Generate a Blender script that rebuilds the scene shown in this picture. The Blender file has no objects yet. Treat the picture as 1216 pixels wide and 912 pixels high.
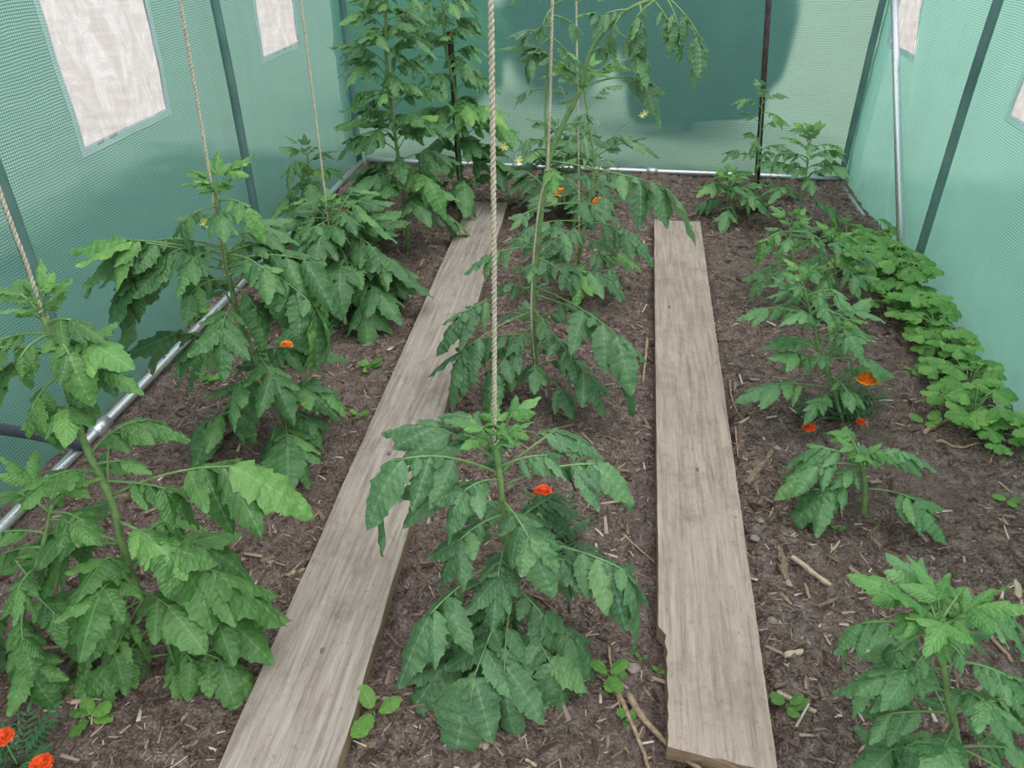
import bpy, bmesh, math, random
import numpy as np
from mathutils import Vector, Matrix, noise
V = Vector
R = math.radians
S = bpy.context.scene
COL = S.collection
random.seed(7)

# ------------------------------------------------------------------ camera
EYE = 1.5
PITCH, YAW = R(32.5), R(7.6)
cam = bpy.data.objects.new('camera', bpy.data.cameras.new('camera'))
COL.objects.link(cam)
cam.data.sensor_fit = 'HORIZONTAL'
cam.data.sensor_width = 36
cam.data.lens = 913 / 1216 * 36
cam.data.clip_start = 0.02
cam.location = (0, 0, EYE)
cam.rotation_euler = (math.pi / 2 - PITCH, 0, YAW)
S.camera = cam

# ------------------------------------------------------------------ world, sun, exposure
world = bpy.data.worlds.new('overcast_sky')
S.world = world
world.use_nodes = True
wt = world.node_tree
wb = wt.nodes['Background']
tcw = wt.nodes.new('ShaderNodeTexCoord')
sepw = wt.nodes.new('ShaderNodeSeparateXYZ')
wt.links.new(tcw.outputs['Generated'], sepw.inputs[0])
rw = wt.nodes.new('ShaderNodeValToRGB')
rw.color_ramp.elements[0].position = 0.0
rw.color_ramp.elements[0].color = (0.72, 0.76, 0.82, 1)
rw.color_ramp.elements[1].position = 1.0
rw.color_ramp.elements[1].color = (1.0, 1.0, 1.02, 1)
wt.links.new(sepw.outputs['Z'], rw.inputs[0])
wt.links.new(rw.outputs[0], wb.inputs['Color'])
wb.inputs['Strength'].default_value = 1.0
sun = bpy.data.objects.new('sun', bpy.data.lights.new('sun', 'SUN'))
COL.objects.link(sun)
sun.data.energy = 0.9
sun.data.angle = R(50)
sun.data.color = (1.0, 0.98, 0.95)
sun.rotation_euler = (R(12), R(28), 0)       # high, from the right
S.view_settings.view_transform = 'Standard'
S.view_settings.look = 'None'
S.view_settings.gamma = 1
S.view_settings.exposure = 0.72

# ------------------------------------------------------------------ helpers
FPX = 913.0
_f = V((-math.sin(YAW) * math.cos(PITCH), math.cos(YAW) * math.cos(PITCH), -math.sin(PITCH)))
_r = V((math.cos(YAW), math.sin(YAW), 0))
_u = _r.cross(_f)
EYEP = V((0, 0, EYE))


def ray(px, py):
    return _f * FPX + _r * (px - 608) - _u * (py - 456)


def gz(px, py, z=0.0):
    d = ray(px, py)
    return EYEP + d * ((z - EYE) / d.z)


def gy(px, py, Y):
    d = ray(px, py)
    return EYEP + d * (Y / d.y)


def gx(px, py, X):
    d = ray(px, py)
    return EYEP + d * (X / d.x)


def lin(h, a=1.0):
    h = h.lstrip('#')
    c = [int(h[i:i + 2], 16) / 255 for i in (0, 2, 4)]
    return tuple(x / 12.92 if x <= .04045 else ((x + .055) / 1.055) ** 2.4 for x in c) + (a,)


class NT:
    def __init__(s, name):
        s.m = bpy.data.materials.new(name)
        s.m.use_nodes = True
        s.t = s.m.node_tree
        s.t.nodes.clear()
        s.out = s.n('ShaderNodeOutputMaterial')

    def n(s, typ, **kw):
        x = s.t.nodes.new(typ)
        for k, v in kw.items():
            setattr(x, k, v)
        return x

    def l(s, a, b):
        s.t.links.new(a, b)

    def val(s, sock, v):
        if hasattr(v, 'is_linked'):
            s.l(v, sock)
        else:
            sock.default_value = v

    def math(s, op, a, b=0.0, c=0.0):
        x = s.n('ShaderNodeMath', operation=op)
        s.val(x.inputs[0], a)
        s.val(x.inputs[1], b)
        s.val(x.inputs[2], c)
        return x.outputs[0]

    def noise(s, vec, scale, detail=4, rough=.55, dist=0.0):
        x = s.n('ShaderNodeTexNoise')
        if vec is not None:
            s.l(vec, x.inputs['Vector'])
        x.inputs['Scale'].default_value = scale
        x.inputs['Detail'].default_value = detail
        x.inputs['Roughness'].default_value = rough
        x.inputs['Distortion'].default_value = dist
        return x.outputs['Fac']

    def ramp(s, fac, stops):
        x = s.n('ShaderNodeValToRGB')
        e = x.color_ramp.elements
        while len(e) < len(stops):
            e.new(.5)
        for i, (p, c) in enumerate(stops):
            e[i].position = p
            e[i].color = c if isinstance(c, tuple) else lin(c)
        s.l(fac, x.inputs[0])
        return x.outputs[0]

    def mix(s, fac, a, b, blend='MIX'):
        x = s.n('ShaderNodeMix', data_type='RGBA', blend_type=blend)
        s.val(x.inputs[0], fac)
        s.val(x.inputs[6], a if hasattr(a, 'is_linked') or isinstance(a, tuple) else lin(a))
        s.val(x.inputs[7], b if hasattr(b, 'is_linked') or isinstance(b, tuple) else lin(b))
        return x.outputs[2]

    def mapping(s, vec, scale=(1, 1, 1), loc=(0, 0, 0)):
        x = s.n('ShaderNodeMapping')
        s.l(vec, x.inputs[0])
        x.inputs['Scale'].default_value = scale
        x.inputs['Location'].default_value = loc
        return x.outputs[0]

    def bump(s, h, strength, dist=.01):
        x = s.n('ShaderNodeBump')
        s.l(h, x.inputs['Height'])
        x.inputs['Strength'].default_value = strength
        x.inputs['Distance'].default_value = dist
        return x.outputs[0]

    def pbr(s, color, rough=.7, normal=None, metal=0.0, spec=.5):
        x = s.n('ShaderNodeBsdfPrincipled')
        s.val(x.inputs['Base Color'], color if hasattr(color, 'is_linked') or isinstance(color, tuple) else lin(color))
        s.val(x.inputs['Roughness'], rough)
        x.inputs['Metallic'].default_value = metal
        x.inputs['Specular IOR Level'].default_value = spec
        if normal is not None:
            s.l(normal, x.inputs['Normal'])
        return x.outputs[0]

    def done(s, sh):
        s.l(sh, s.out.inputs[0])
        return s.m


def mesh_from(name, verts, faces, mat=None, smooth=True, uvs=None):
    me = bpy.data.meshes.new(name)
    me.from_pydata([tuple(v) for v in verts], [], faces)
    if uvs is not None:
        ul = me.uv_layers.new(name='UVMap')
        li = np.empty(len(me.loops), dtype=np.int32)
        me.loops.foreach_get('vertex_index', li)
        ul.data.foreach_set('uv', np.array(uvs, dtype=np.float32)[li].ravel())
    if smooth:
        me.polygons.foreach_set('use_smooth', [True] * len(me.polygons))
    for m in (mat if isinstance(mat, (list, tuple)) else [mat]):
        if m:
            me.materials.append(m)
    me.update()
    return me


def obj(name, me, parent=None, loc=None):
    o = bpy.data.objects.new(name, me)
    COL.objects.link(o)
    if parent:
        o.parent = parent
    if loc is not None:
        o.location = loc
    return o


def tag(o, label=None, cat=None, group=None, kind=None):
    for k, v in (('label', label), ('category', cat), ('group', group), ('kind', kind)):
        if v:
            o[k] = v
    return o


def empty(name, loc, label, cat, group=None):
    o = bpy.data.objects.new(name, None)
    COL.objects.link(o)
    o.location = loc
    o.empty_display_size = .05
    return tag(o, label, cat, group)


def smooth_path(pts, n):
    """Catmull-Rom through pts, n samples per span"""
    pts = [V(p) for p in pts]
    P = [pts[0] * 2 - pts[1]] + pts + [pts[-1] * 2 - pts[-2]]
    out = []
    for i in range(1, len(P) - 2):
        for k in range(n):
            t = k / n
            a, b, c, d = P[i - 1], P[i], P[i + 1], P[i + 2]
            out.append(.5 * ((2 * b) + (c - a) * t + (2 * a - 5 * b + 4 * c - d) * t * t + (3 * b - a - 3 * c + d) * t ** 3))
    out.append(pts[-1])
    return out


class MB:
    """collects tubes, boxes and blades into one mesh"""

    def __init__(s):
        s.v, s.f = [], []

    def tube(s, pts, rad, k=6, caps=True):
        pts = [V(p) for p in pts]
        n = len(pts)
        rr = rad if isinstance(rad, (list, tuple)) else [rad] * n
        b0 = len(s.v)
        t = (pts[1] - pts[0]).normalized()
        up = V((0, 0, 1)) if abs(t.z) < .9 else V((1, 0, 0))
        nx = t.cross(up).normalized()
        for i, p in enumerate(pts):
            t = (pts[min(i + 1, n - 1)] - pts[max(i - 1, 0)]).normalized()
            nx = (nx - t * nx.dot(t)).normalized()
            ny = t.cross(nx)
            for j in range(k):
                a = 2 * math.pi * j / k
                s.v.append(p + (nx * math.cos(a) + ny * math.sin(a)) * rr[i])
        for i in range(n - 1):
            for j in range(k):
                a, b = b0 + i * k + j, b0 + i * k + (j + 1) % k
                s.f.append((a, b, b + k, a + k))
        if caps:
            s.f.append(tuple(b0 + j for j in reversed(range(k))))
            s.f.append(tuple(b0 + (n - 1) * k + j for j in range(k)))
        return s

    def blade(s, base, d, nrm, L, W, bend=.2, ns=4, prof=None):
        """thin leaf-like blade"""
        d, nrm = V(d).normalized(), V(nrm)
        nrm = (nrm - d * nrm.dot(d)).normalized()
        sd = d.cross(nrm)
        b0 = len(s.v)
        for i in range(ns + 1):
            u = i / ns
            w = W * .5 * (prof(u) if prof else math.sin(math.pi * (u * .93 + .05)) ** .7)
            c = V(base) + d * (L * u) - nrm * (bend * L * u * u)
            s.v += [c - sd * w + nrm * w * .25, c, c + sd * w + nrm * w * .25]
        for i in range(ns):
            a = b0 + i * 3
            s.f += [(a, a + 1, a + 4, a + 3), (a + 1, a + 2, a + 5, a + 4)]
        return s

    def shift(s, o):
        o = V(o)
        s.v = [v - o for v in s.v]
        return s

    def build(s, name, mat, parent=None, loc=None, smooth=True):
        return obj(name, mesh_from(name, s.v, s.f, mat, smooth), parent, loc)


# ------------------------------------------------------------------ materials
def leaf_material(name, dark, light, vein, yellow, under, transl=.3, rough=.45):
    m = NT(name)
    uv = m.n('ShaderNodeUVMap').outputs[0]
    sep = m.n('ShaderNodeSeparateXYZ')
    m.l(uv, sep.inputs[0])
    u, v = sep.outputs[0], sep.outputs[1]
    av = m.math('ABSOLUTE', m.math('SUBTRACT', v, .5))
    # side veins run forward from the midrib
    ph = m.math('MULTIPLY', m.math('SUBTRACT', u, m.math('MULTIPLY', av, .45)), 8.0)
    lat = m.math('ABSOLUTE', m.math('SUBTRACT', m.math('FRACT', ph), .5))
    latm = m.math('SUBTRACT', 1.0, m.math('MULTIPLY', lat, 12.0))
    latm = m.math('MULTIPLY', m.math('MAXIMUM', latm, 0.0), .45)
    mid = m.math('MAXIMUM', m.math('SUBTRACT', 1.0, m.math('MULTIPLY', av, m.math('ADD', 14.0, m.math('MULTIPLY', u, 26.0)))), 0.0)
    vm = m.math('MINIMUM', m.math('ADD', latm, mid), 1.0)
    oi = m.n('ShaderNodeObjectInfo')
    geo = m.n('ShaderNodeNewGeometry')
    n1 = m.noise(geo.outputs['Position'], 22, 4)
    rnd = m.math('ADD', m.math('MULTIPLY', oi.outputs['Random'], .75), m.math('MULTIPLY', m.math('SUBTRACT', n1, .4), .9))
    base = m.mix(rnd, dark, light)
    ym = m.math('MULTIPLY', m.math('MAXIMUM', m.math('SUBTRACT', oi.outputs['Random'], .86), 0.0), 3.0)
    base = m.mix(ym, base, yellow)
    col = m.mix(m.math('MULTIPLY', vm, .34), base, vein)
    back = m.mix(m.math('MULTIPLY', geo.outputs['Backfacing'], .55), col, under)
    h = m.math('ADD', m.math('MULTIPLY', lat, .45), m.math('MULTIPLY', m.noise(geo.outputs['Position'], 110, 3), 1.1))
    bp = m.bump(h, .6, .006)
    p = m.pbr(back, rough, bp, spec=.6)
    tr = m.n('ShaderNodeBsdfTranslucent')
    m.l(m.mix(.5, back, yellow), tr.inputs[0])
    ms = m.n('ShaderNodeMixShader')
    ms.inputs[0].default_value = transl
    m.l(p, ms.inputs[1])
    m.l(tr.outputs[0], ms.inputs[2])
    return m.done(ms.outputs[0])


def simple(name, a, b, scale=20, rough=.7, bump=.3, metal=0.0, spec=.4, dist=.004, stretch=(1, 1, 1)):
    m = NT(name)
    tc = m.n('ShaderNodeTexCoord').outputs['Object']
    v = m.mapping(tc, stretch)
    n1 = m.noise(v, scale, 5, .6)
    c = m.ramp(n1, [(.3, a), (.7, b)])
    return m.done(m.pbr(c, rough, m.bump(m.noise(v, scale * 3, 4), bump, dist), metal, spec))


M = {}
# centre row: blue-green; left: deeper green; right: pale blue-green; far: mid green; shoot tips: yellow-green
M['leaf_centre'] = leaf_material('leaf_centre', '#3c6941', '#72a06c', '#a0c0a0', '#7fa55c', '#8fae8e')
M['leaf_left'] = leaf_material('leaf_left', '#3d6d34', '#70a457', '#a0c490', '#7fab48', '#90b086')
M['leaf_far'] = leaf_material('leaf_far', '#3a693b', '#6c9e60', '#98bd92', '#7aa650', '#8eac8a')
M['leaf_right'] = leaf_material('leaf_right', '#4a7f4a', '#7fb176', '#a8caa2', '#8cb860', '#9ab998')
M['leaf_tip'] = leaf_material('leaf_tip', '#4f8a44', '#7bb061', '#a5cb8c', '#93bd50', '#97ba80')
M['leaf_strawberry'] = leaf_material('leaf_strawberry', '#52913f', '#8ac063', '#a8d288', '#a2cc60', '#93b878', .35)
M['leaf_marigold'] = simple('leaf_marigold', '#234a2b', '#3c6b40', 40, .6)
M['leaf_weed'] = leaf_material('leaf_weed', '#4b8038', '#7fb452', '#a5cc82', '#9cc858', '#90b870', .35)
M['stem'] = simple('stem_green', '#5f8148', '#8ba66c', 30, .6, .3)
M['stem_old'] = simple('stem_old', '#66704a', '#8c8f68', 30, .7, .4)
M['stalk'] = simple('leaf_stalk', '#5a8148', '#86a870', 30, .6, .2)
M['yellow'] = simple('flower_yellow', '#d2cd62', '#ece9a2', 60, .6, .1)
M['orange'] = simple('petal_orange', '#e4700f', '#f79a22', 120, .6, .2)
M['redorange'] = simple('petal_redorange', '#b9300f', '#e85a12', 150, .6, .2)
M['twine'] = simple('jute_twine', '#ab9f8b', '#e2d8c4', 220, .9, .8, stretch=(1, 1, .4))
M['stone'] = simple('stone', '#6c645c', '#a39c94', 30, .9, .6, dist=.003)
M['chip'] = simple('wood_chip', '#5c4a3d', '#a08b78', 60, .9, .6, stretch=(1, 6, 6))
M['chip_pale'] = simple('pale_chip', '#9c8972', '#d0c1aa', 60, .85, .5, stretch=(1, 6, 6))
M['twig'] = simple('dry_twig', '#7b6654', '#b39c83', 90, .9, .5)
M['stake'] = simple('dark_stake', '#241c1c', '#4a3c3a', 30, .7, .5)
M['rust'] = simple('rust', '#5a2420', '#863a2c', 60, .8, .5)
M['hoop'] = simple('grey_green_tube', '#4e6d69', '#688984', 6, .45, .1)
M['dark_tube'] = simple('dark_grey_tube', '#3a4049', '#565d66', 6, .4, .1)


def galv():
    m = NT('galvanised_steel')
    tc = m.n('ShaderNodeTexCoord').outputs['Object']
    vo = m.n('ShaderNodeTexVoronoi')
    m.l(tc, vo.inputs['Vector'])
    vo.inputs['Scale'].default_value = 60
    c = m.ramp(m.math('FRACT', m.math('MULTIPLY', vo.outputs['Distance'], 3.0)), [(0, '#b6bcc2'), (1, '#e6eaee')])
    return m.done(m.pbr(c, .32, None, .75, .5))


M['galv'] = galv()


def film(name, axis, threads, cell, seethru, transl_col, blur=0):
    """reinforced green sheeting: threads every 8 mm welded between two clear layers"""
    m = NT(name)
    tc = m.n('ShaderNodeTexCoord').outputs['Object']
    sep = m.n('ShaderNodeSeparateXYZ')
    m.l(tc, sep.inputs[0])
    a = sep.outputs[axis]
    b = sep.outputs[2]

    def line(c, period, w):
        fr = m.math('ABSOLUTE', m.math('SUBTRACT', m.math('FRACT', m.math('DIVIDE', c, period)), .5))
        return m.math('GREATER_THAN', fr, .5 - w)
    wob = m.math('MULTIPLY', m.noise(tc, 9, 2), .012)
    g = m.math('MAXIMUM', line(m.math('ADD', a, wob), .009, .14), line(m.math('ADD', b, wob), .009, .16))
    n1 = m.noise(tc, 1.7, 3)
    n2 = m.noise(m.mapping(tc, (3, 3, .7)), 5, 4)
    cellc = m.mix(m.math('MULTIPLY', n2, .8), cell, transl_col)
    col = m.mix(g, cellc, threads)
    # patchy grey-green tint, stronger towards the bottom
    sp = m.math('MULTIPLY', m.math('SUBTRACT', .32, b), 1.6)
    spm = m.math('MAXIMUM', m.math('MULTIPLY', sp, m.noise(tc, 14, 5)), 0.0)
    col = m.mix(m.math('MINIMUM', spm, .5), col, '#5f6f60')
    bp = m.bump(m.math('ADD', m.math('MULTIPLY', g, .35), n2), .35, .006)
    d = m.pbr(col, .38, bp, spec=.4)
    t = m.n('ShaderNodeBsdfTranslucent')
    m.l(col, t.inputs[0])
    ms = m.n('ShaderNodeMixShader')
    ms.inputs[0].default_value = .62
    m.l(d, ms.inputs[1])
    m.l(t.outputs[0], ms.inputs[2])
    if blur:     # the rippled sheet scatters what lies behind it
        tp = m.n('ShaderNodeBsdfRefraction')
        tp.inputs['Roughness'].default_value = blur
        tp.inputs['IOR'].default_value = 1.2
    else:
        tp = m.n('ShaderNodeBsdfTransparent')
    tp.inputs[0].default_value = lin('#bcdccf')
    mt = m.n('ShaderNodeMixShader')
    m.l(m.math('MULTIPLY', m.math('SUBTRACT', 1.0, m.math('MULTIPLY', g, .75)), seethru), mt.inputs[0])
    m.l(ms.outputs[0], mt.inputs[1])
    m.l(tp.outputs[0], mt.inputs[2])
    return m.done(mt.outputs[0])


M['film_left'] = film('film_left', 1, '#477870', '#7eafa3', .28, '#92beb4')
M['film_right'] = film('film_right', 1, '#62a092', '#a6dccd', .22, '#b9e6d9')  # paler than the left sheet: light from the right painted into its colour
M['film_back'] = film('film_back', 0, '#44776f', '#84b2a8', .58, '#94c2b8', blur=.32)


def pane_mat():
    m = NT('clear_plastic')
    tc = m.n('ShaderNodeTexCoord').outputs['Object']
    n = m.noise(m.mapping(tc, (1, 1.1, .6)), 9, 7, .72, 1.6)
    bp = m.bump(n, .8, .02)
    c = m.ramp(n, [(.36, '#9f989f'), (.5, '#b2acb4'), (.68, '#e2e0e8')])
    d = m.pbr(c, .25, bp, spec=.6)
    t = m.n('ShaderNodeBsdfTranslucent')
    m.l(c, t.inputs[0])
    ms = m.n('ShaderNodeMixShader')
    ms.inputs[0].default_value = .5
    m.l(d, ms.inputs[1])
    m.l(t.outputs[0], ms.inputs[2])
    tp = m.n('ShaderNodeBsdfTransparent')
    mt = m.n('ShaderNodeMixShader')
    mt.inputs[0].default_value = .35
    m.l(ms.outputs[0], mt.inputs[1])
    m.l(tp.outputs[0], mt.inputs[2])
    return m.done(mt.outputs[0])


M['pane'] = pane_mat()


def border_mat():
    m = NT('white_mesh_tape')
    tc = m.n('ShaderNodeTexCoord').outputs['Object']
    sep = m.n('ShaderNodeSeparateXYZ')
    m.l(tc, sep.inputs[0])

    def line(c):
        fr = m.math('ABSOLUTE', m.math('SUBTRACT', m.math('FRACT', m.math('DIVIDE', c, .009)), .5))
        return m.math('GREATER_THAN', fr, .40)
    g = m.math('MAXIMUM', line(sep.outputs[1]), line(sep.outputs[2]))
    c = m.mix(g, '#f6fdff', '#a2d2ca')
    d = m.pbr(c, .5)
    t = m.n('ShaderNodeBsdfTranslucent')
    m.l(c, t.inputs[0])
    ms = m.n('ShaderNodeMixShader')
    ms.inputs[0].default_value = .6
    m.l(d, ms.inputs[1])
    m.l(t.outputs[0], ms.inputs[2])
    return m.done(ms.outputs[0])


M['border'] = border_mat()


def soil_mat():
    m = NT('soil')
    tc = m.n('ShaderNodeTexCoord').outputs['Object']
    big = m.noise(tc, 1.6, 4, .6)
    med = m.noise(tc, 24, 6, .7, .4)
    fine = m.noise(m.mapping(tc, (1, 1.3, 1)), 120, 5, .75)
    fib = m.n('ShaderNodeTexVoronoi')
    m.l(m.mapping(tc, (1, .35, 1)), fib.inputs['Vector'])
    fib.inputs['Scale'].default_value = 130
    a = m.ramp(med, [(.38, '#3a2c26'), (.5, '#83706a'), (.62, '#bba9a0')])
    a = m.mix(.5, a, m.ramp(fine, [(.38, '#2f241f'), (.5, '#85736a'), (.6, '#c9b9ae')]))
    c = m.mix(m.ramp(big, [(.45, (0, 0, 0, 1)), (.7, (.55, .55, .55, 1))]), a, '#94857c')
    h = m.math('ADD', m.math('MULTIPLY', med, .7), m.math('ADD', m.math('MULTIPLY', fine, .5), m.math('MULTIPLY', fib.outputs['Distance'], .3)))
    return m.done(m.pbr(c, .95, m.bump(h, 1.0, .035), spec=.15))


M['soil'] = soil_mat()


def mulch_mat():
    m = NT('mulch')
    geo = m.n('ShaderNodeNewGeometry')
    c = m.ramp(geo.outputs['Random Per Island'], [(0, '#35281f'), (.35, '#62504a'), (.7, '#907d70'), (.92, '#b19e90'), (1, '#dccfc0')])
    c = m.mix(m.math('MULTIPLY', m.noise(geo.outputs['Position'], 300, 2), .4), c, '#4a3a30')
    return m.done(m.pbr(c, .95, None, spec=.15))


M['mulch'] = mulch_mat()


def plank_mat(name, a, b, c, seed):
    m = NT(name)
    tc = m.n('ShaderNodeTexCoord').outputs['Object']
    v = m.mapping(tc, (1, .05, 1), (seed, seed, 0))
    vw = m.mapping(tc, (1, .12, 1), (seed, seed * 2, 0))
    grain = m.noise(v, 85, 8, .7, .5)
    broad = m.noise(vw, 11, 4, .6, .8)
    stain = m.noise(tc, 7, 8, .75)
    speck = m.noise(m.mapping(tc, (1, .6, 1)), 60, 6, .85)
    col = m.ramp(grain, [(.3, a), (.5, b), (.72, c)])
    col = m.mix(m.math('MULTIPLY', broad, .45), col, m.ramp(broad, [(.4, '#786c66'), (.65, '#ab9b90')]))
    st = m.ramp(stain, [(.5, (0, 0, 0, 1)), (.72, (1, 1, 1, 1))])
    col = m.mix(m.math('MULTIPLY', st, .5), col, '#665b55')
    sk = m.ramp(speck, [(.57, (0, 0, 0, 1)), (.66, (1, 1, 1, 1))])
    col = m.mix(m.math('MULTIPLY', sk, .55), col, '#5a4d46')
    h = m.math('ADD', grain, m.math('MULTIPLY', broad, .5))
    return m.done(m.pbr(col, .85, m.bump(h, .5, .004), spec=.2))


M['plank_a'] = plank_mat('weathered_plank_grey', '#756b63', '#a0968d', '#c0b7ae', 0)
M['plank_b'] = plank_mat('weathered_plank_tan', '#80726a', '#ab9c90', '#c4b6aa', 3.3)
M['plank_end'] = simple('plank_end_grain', '#75634f', '#a48d72', 40, .9, .6, stretch=(1, .3, 4))
M['knot'] = simple('knot', '#5e4f44', '#85756a', 120, .9, .4)


def outside_mat():
    m = NT('outside_ground')
    tc = m.n('ShaderNodeTexCoord').outputs['Object']
    sep = m.n('ShaderNodeSeparateXYZ')
    m.l(tc, sep.inputs[0])
    n = m.noise(tc, 3, 5, .7)
    # trodden grass round the tunnel, gravel farther off
    d = m.math('ADD', m.math('MAXIMUM', m.math('SUBTRACT', m.math('ABSOLUTE', sep.outputs[0]), 3.2), m.math('SUBTRACT', sep.outputs[1], 5.25)), m.math('MULTIPLY', n, .6))
    k = m.ramp(d, [(.1, (0, 0, 0, 1)), (.6, (1, 1, 1, 1))])
    c = m.mix(k, m.ramp(n, [(.35, '#3c4a30'), (.65, '#6a7450')]), m.ramp(n, [(.3, '#d2c8b8'), (.7, '#efe8dc')]))
    return m.done(m.pbr(c, .95, None, spec=.1))


M['grass'] = outside_mat()
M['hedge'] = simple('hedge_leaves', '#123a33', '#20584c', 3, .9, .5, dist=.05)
M['pale_hedge'] = simple('hedge_pale', '#3f7f57', '#5c9a6c', 3, .9, .5, dist=.05)  # paler foliage colour than the dark shrubs

# ------------------------------------------------------------------ structure: ground and film walls
XL, XR, YB, YF = -1.70, 1.42, 4.97, -0.3
PLANKS = [  # left edge near, right edge near, left edge far, right edge far
    ((-.684, .5), (-.448, .5), (-.800, 4.17), (-.580, 4.17)),
    ((.176, .955), (.405, .955), (.232, 4.0), (.474, 4.0)),
]


def in_plank(x, y, mrg=0.0):
    for a, b, c, d in PLANKS:
        if a[1] - mrg < y < c[1] + mrg:
            t = (y - a[1]) / (c[1] - a[1])
            if a[0] + (c[0] - a[0]) * t - mrg < x < b[0] + (d[0] - b[0]) * t + mrg:
                return True
    return False


def soil_z(x, y):
    z = .024 * noise.noise(V((x * 2.1, y * 2.1, 3))) + .012 * noise.noise(V((x * 9, y * 9, 1)))
    k = .015
    if in_plank(x, y, .02):
        return min(z, 0) * .3 - .008
    z += k * noise.noise(V((x * 33, y * 33, 7))) + .006 * noise.noise(V((x * 80, y * 80, 9)))
    # shallow watering basins in the right bed
    for cx, cy in ((.84, 1.75), (.84, 3.1), (.75, 1.15)):
        d = math.hypot(x - cx, y - cy)
        z -= .03 * math.exp(-(d / .16) ** 2)
    # the edge along the right wall is slightly raised
    z += .03 * max(0, (x - 1.15)) 
    return z


def build_floor():
    nx, ny = 235, 400
    xs = np.linspace(XL + .01, XR + .0, nx)
    ys = np.linspace(.35, YB - .01, ny)
    v = [(x, y, soil_z(x, y)) for y in ys for x in xs]
    f = [(j * nx + i, j * nx + i + 1, (j + 1) * nx + i + 1, (j + 1) * nx + i) for j in range(ny - 1) for i in range(nx - 1)]
    tag(obj('floor', mesh_from('floor', v, f, M['soil'])), kind='structure')


build_floor()


def sheet(us, vs, fn, holes=()):
    v = [fn(u, w) for w in vs for u in us]
    nu = len(us)
    f = []
    for j in range(len(vs) - 1):
        for i in range(nu - 1):
            cu, cv = (us[i] + us[i + 1]) / 2, (vs[j] + vs[j + 1]) / 2
            if any(a < cu < b and c < cv < d for a, b, c, d in holes):
                continue
            f.append((j * nu + i, j * nu + i + 1, (j + 1) * nu + i + 1, (j + 1) * nu + i))
    return v, f


def grid_vals(a, b, step, extra=()):
    n = max(2, int((b - a) / step))
    vals = [a + (b - a) * i / n for i in range(n + 1)]
    vals = [x for x in vals if all(abs(x - e) > step * .4 for e in extra)] + [e for e in extra if a <= e <= b]
    return sorted(vals)


def wall_wave(side, y, z):
    w = .018 * noise.noise(V((y * 1.4, z * .9, side * 5))) + .007 * noise.noise(V((y * 7, z * 1.4, side * 9 + 2)))
    w += .004 * math.sin(y * 26 + 2 * math.sin(z * 3 + side)) * max(0, .9 - z)
    w += .006 * noise.noise(V((y * 4 + z * 6, z * 5 - y * 3, side)))
    return w


HOOPS_L = [1.88, 3.32, 4.9]
HOOPS_R = [1.95, 3.45, 4.9]


def left_x(y, z):
    return XL - .01 + wall_wave(1, y, z) - .02 + .035 * math.exp(-(z / .12) ** 2)


def right_x(y, z):
    sag = -.045 * math.exp(-((z - .25) / .3) ** 2) * math.sin(math.pi * ((y - 1.95) % 1.5) / 1.5) ** 2
    # a big soft fold around the brace
    sag += -.03 * math.exp(-((y - 4.0 - (z - .3) * .4) / .12) ** 2)
    return XR + .012 + wall_wave(2, y, z) + .02 + sag


def side_wall(name, fx, mat, wins):
    ey = [w for a in wins for w in a[:2]]
    ez = [w for a in wins for w in a[2:]]
    us = grid_vals(YF, YB + .06, .035, ey)
    vs = grid_vals(-.03, 1.85, .04, ez)
    v, f = sheet(us, vs, lambda y, z: (fx(y, z), y, z), wins)
    w = obj(name, mesh_from(name, v, f, mat))
    tag(w, kind='structure')
    return w


WIN_L = [(2.33, 2.88, .80, 1.38), (3.80, 4.26, .835, 1.38)]
WIN_R = [(2.62, 3.17, .81, 1.38), (4.33, 4.80, .82, 1.38)]
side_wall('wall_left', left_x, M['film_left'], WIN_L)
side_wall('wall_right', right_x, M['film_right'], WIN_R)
nwin = 0
for fx, sgn, wins in ((left_x, 1, WIN_L), (right_x, -1, WIN_R)):
    for (y0, y1, z0, z1) in wins:
        nwin += 1
        c = V((fx((y0 + y1) / 2, z0), (y0 + y1) / 2, z0))
        root = empty('window_%d' % nwin, (0, 0, 0), None, None)
        root['kind'] = 'structure'

        def pf(y, z, s=nwin):
            return (fx(y, z) + sgn * (.004 + .010 * noise.noise(V((y * 9, z * 6 + y * 4, s))) + .005 * noise.noise(V((y * 25 + z * 11, z * 17, s)))), y, z)
        v, f = sheet(grid_vals(y0 - .01, y1 + .01, .016), grid_vals(z0 - .01, z1, .016), pf)
        obj('pane', mesh_from('pane', v, f, M['pane']), root)
        b = .028
        us = sorted({y0 - b, y0, y1, y1 + b, *np.linspace(y0, y1, 14).tolist()})
        vs = sorted({z0 - b, z0, z1, z1 + b, *np.linspace(z0, z1, 12).tolist()})
        v, f = sheet(us, vs, lambda y, z: (fx(y, z) + sgn * .007, y, z), [(y0, y1, z0, z1)])
        obj('window_border', mesh_from('window_border', v, f, M['border']), root)


def back_y(x, z):
    w = .02 * noise.noise(V((x * 1.3, z * 1.1, 40))) + .008 * noise.noise(V((x * 6, z * 2, 41)))
    w += .03 * math.exp(-((z - .22 - .12 * math.sin(x * 2.2)) / .05) ** 2) * max(0, math.sin((x - .3) * 2.2))
    w += -.035 * math.exp(-(z / .12) ** 2) * (.5 + .5 * math.sin(x * 9))
    return YB + .012 + w


v, f = sheet(grid_vals(XL - .08, XR + .09, .035), grid_vals(-.03, 1.95, .03), lambda x, z: (x, back_y(x, z), z))
tag(obj('wall_back', mesh_from('wall_back', v, f, M['film_back'])), kind='structure')

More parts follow.
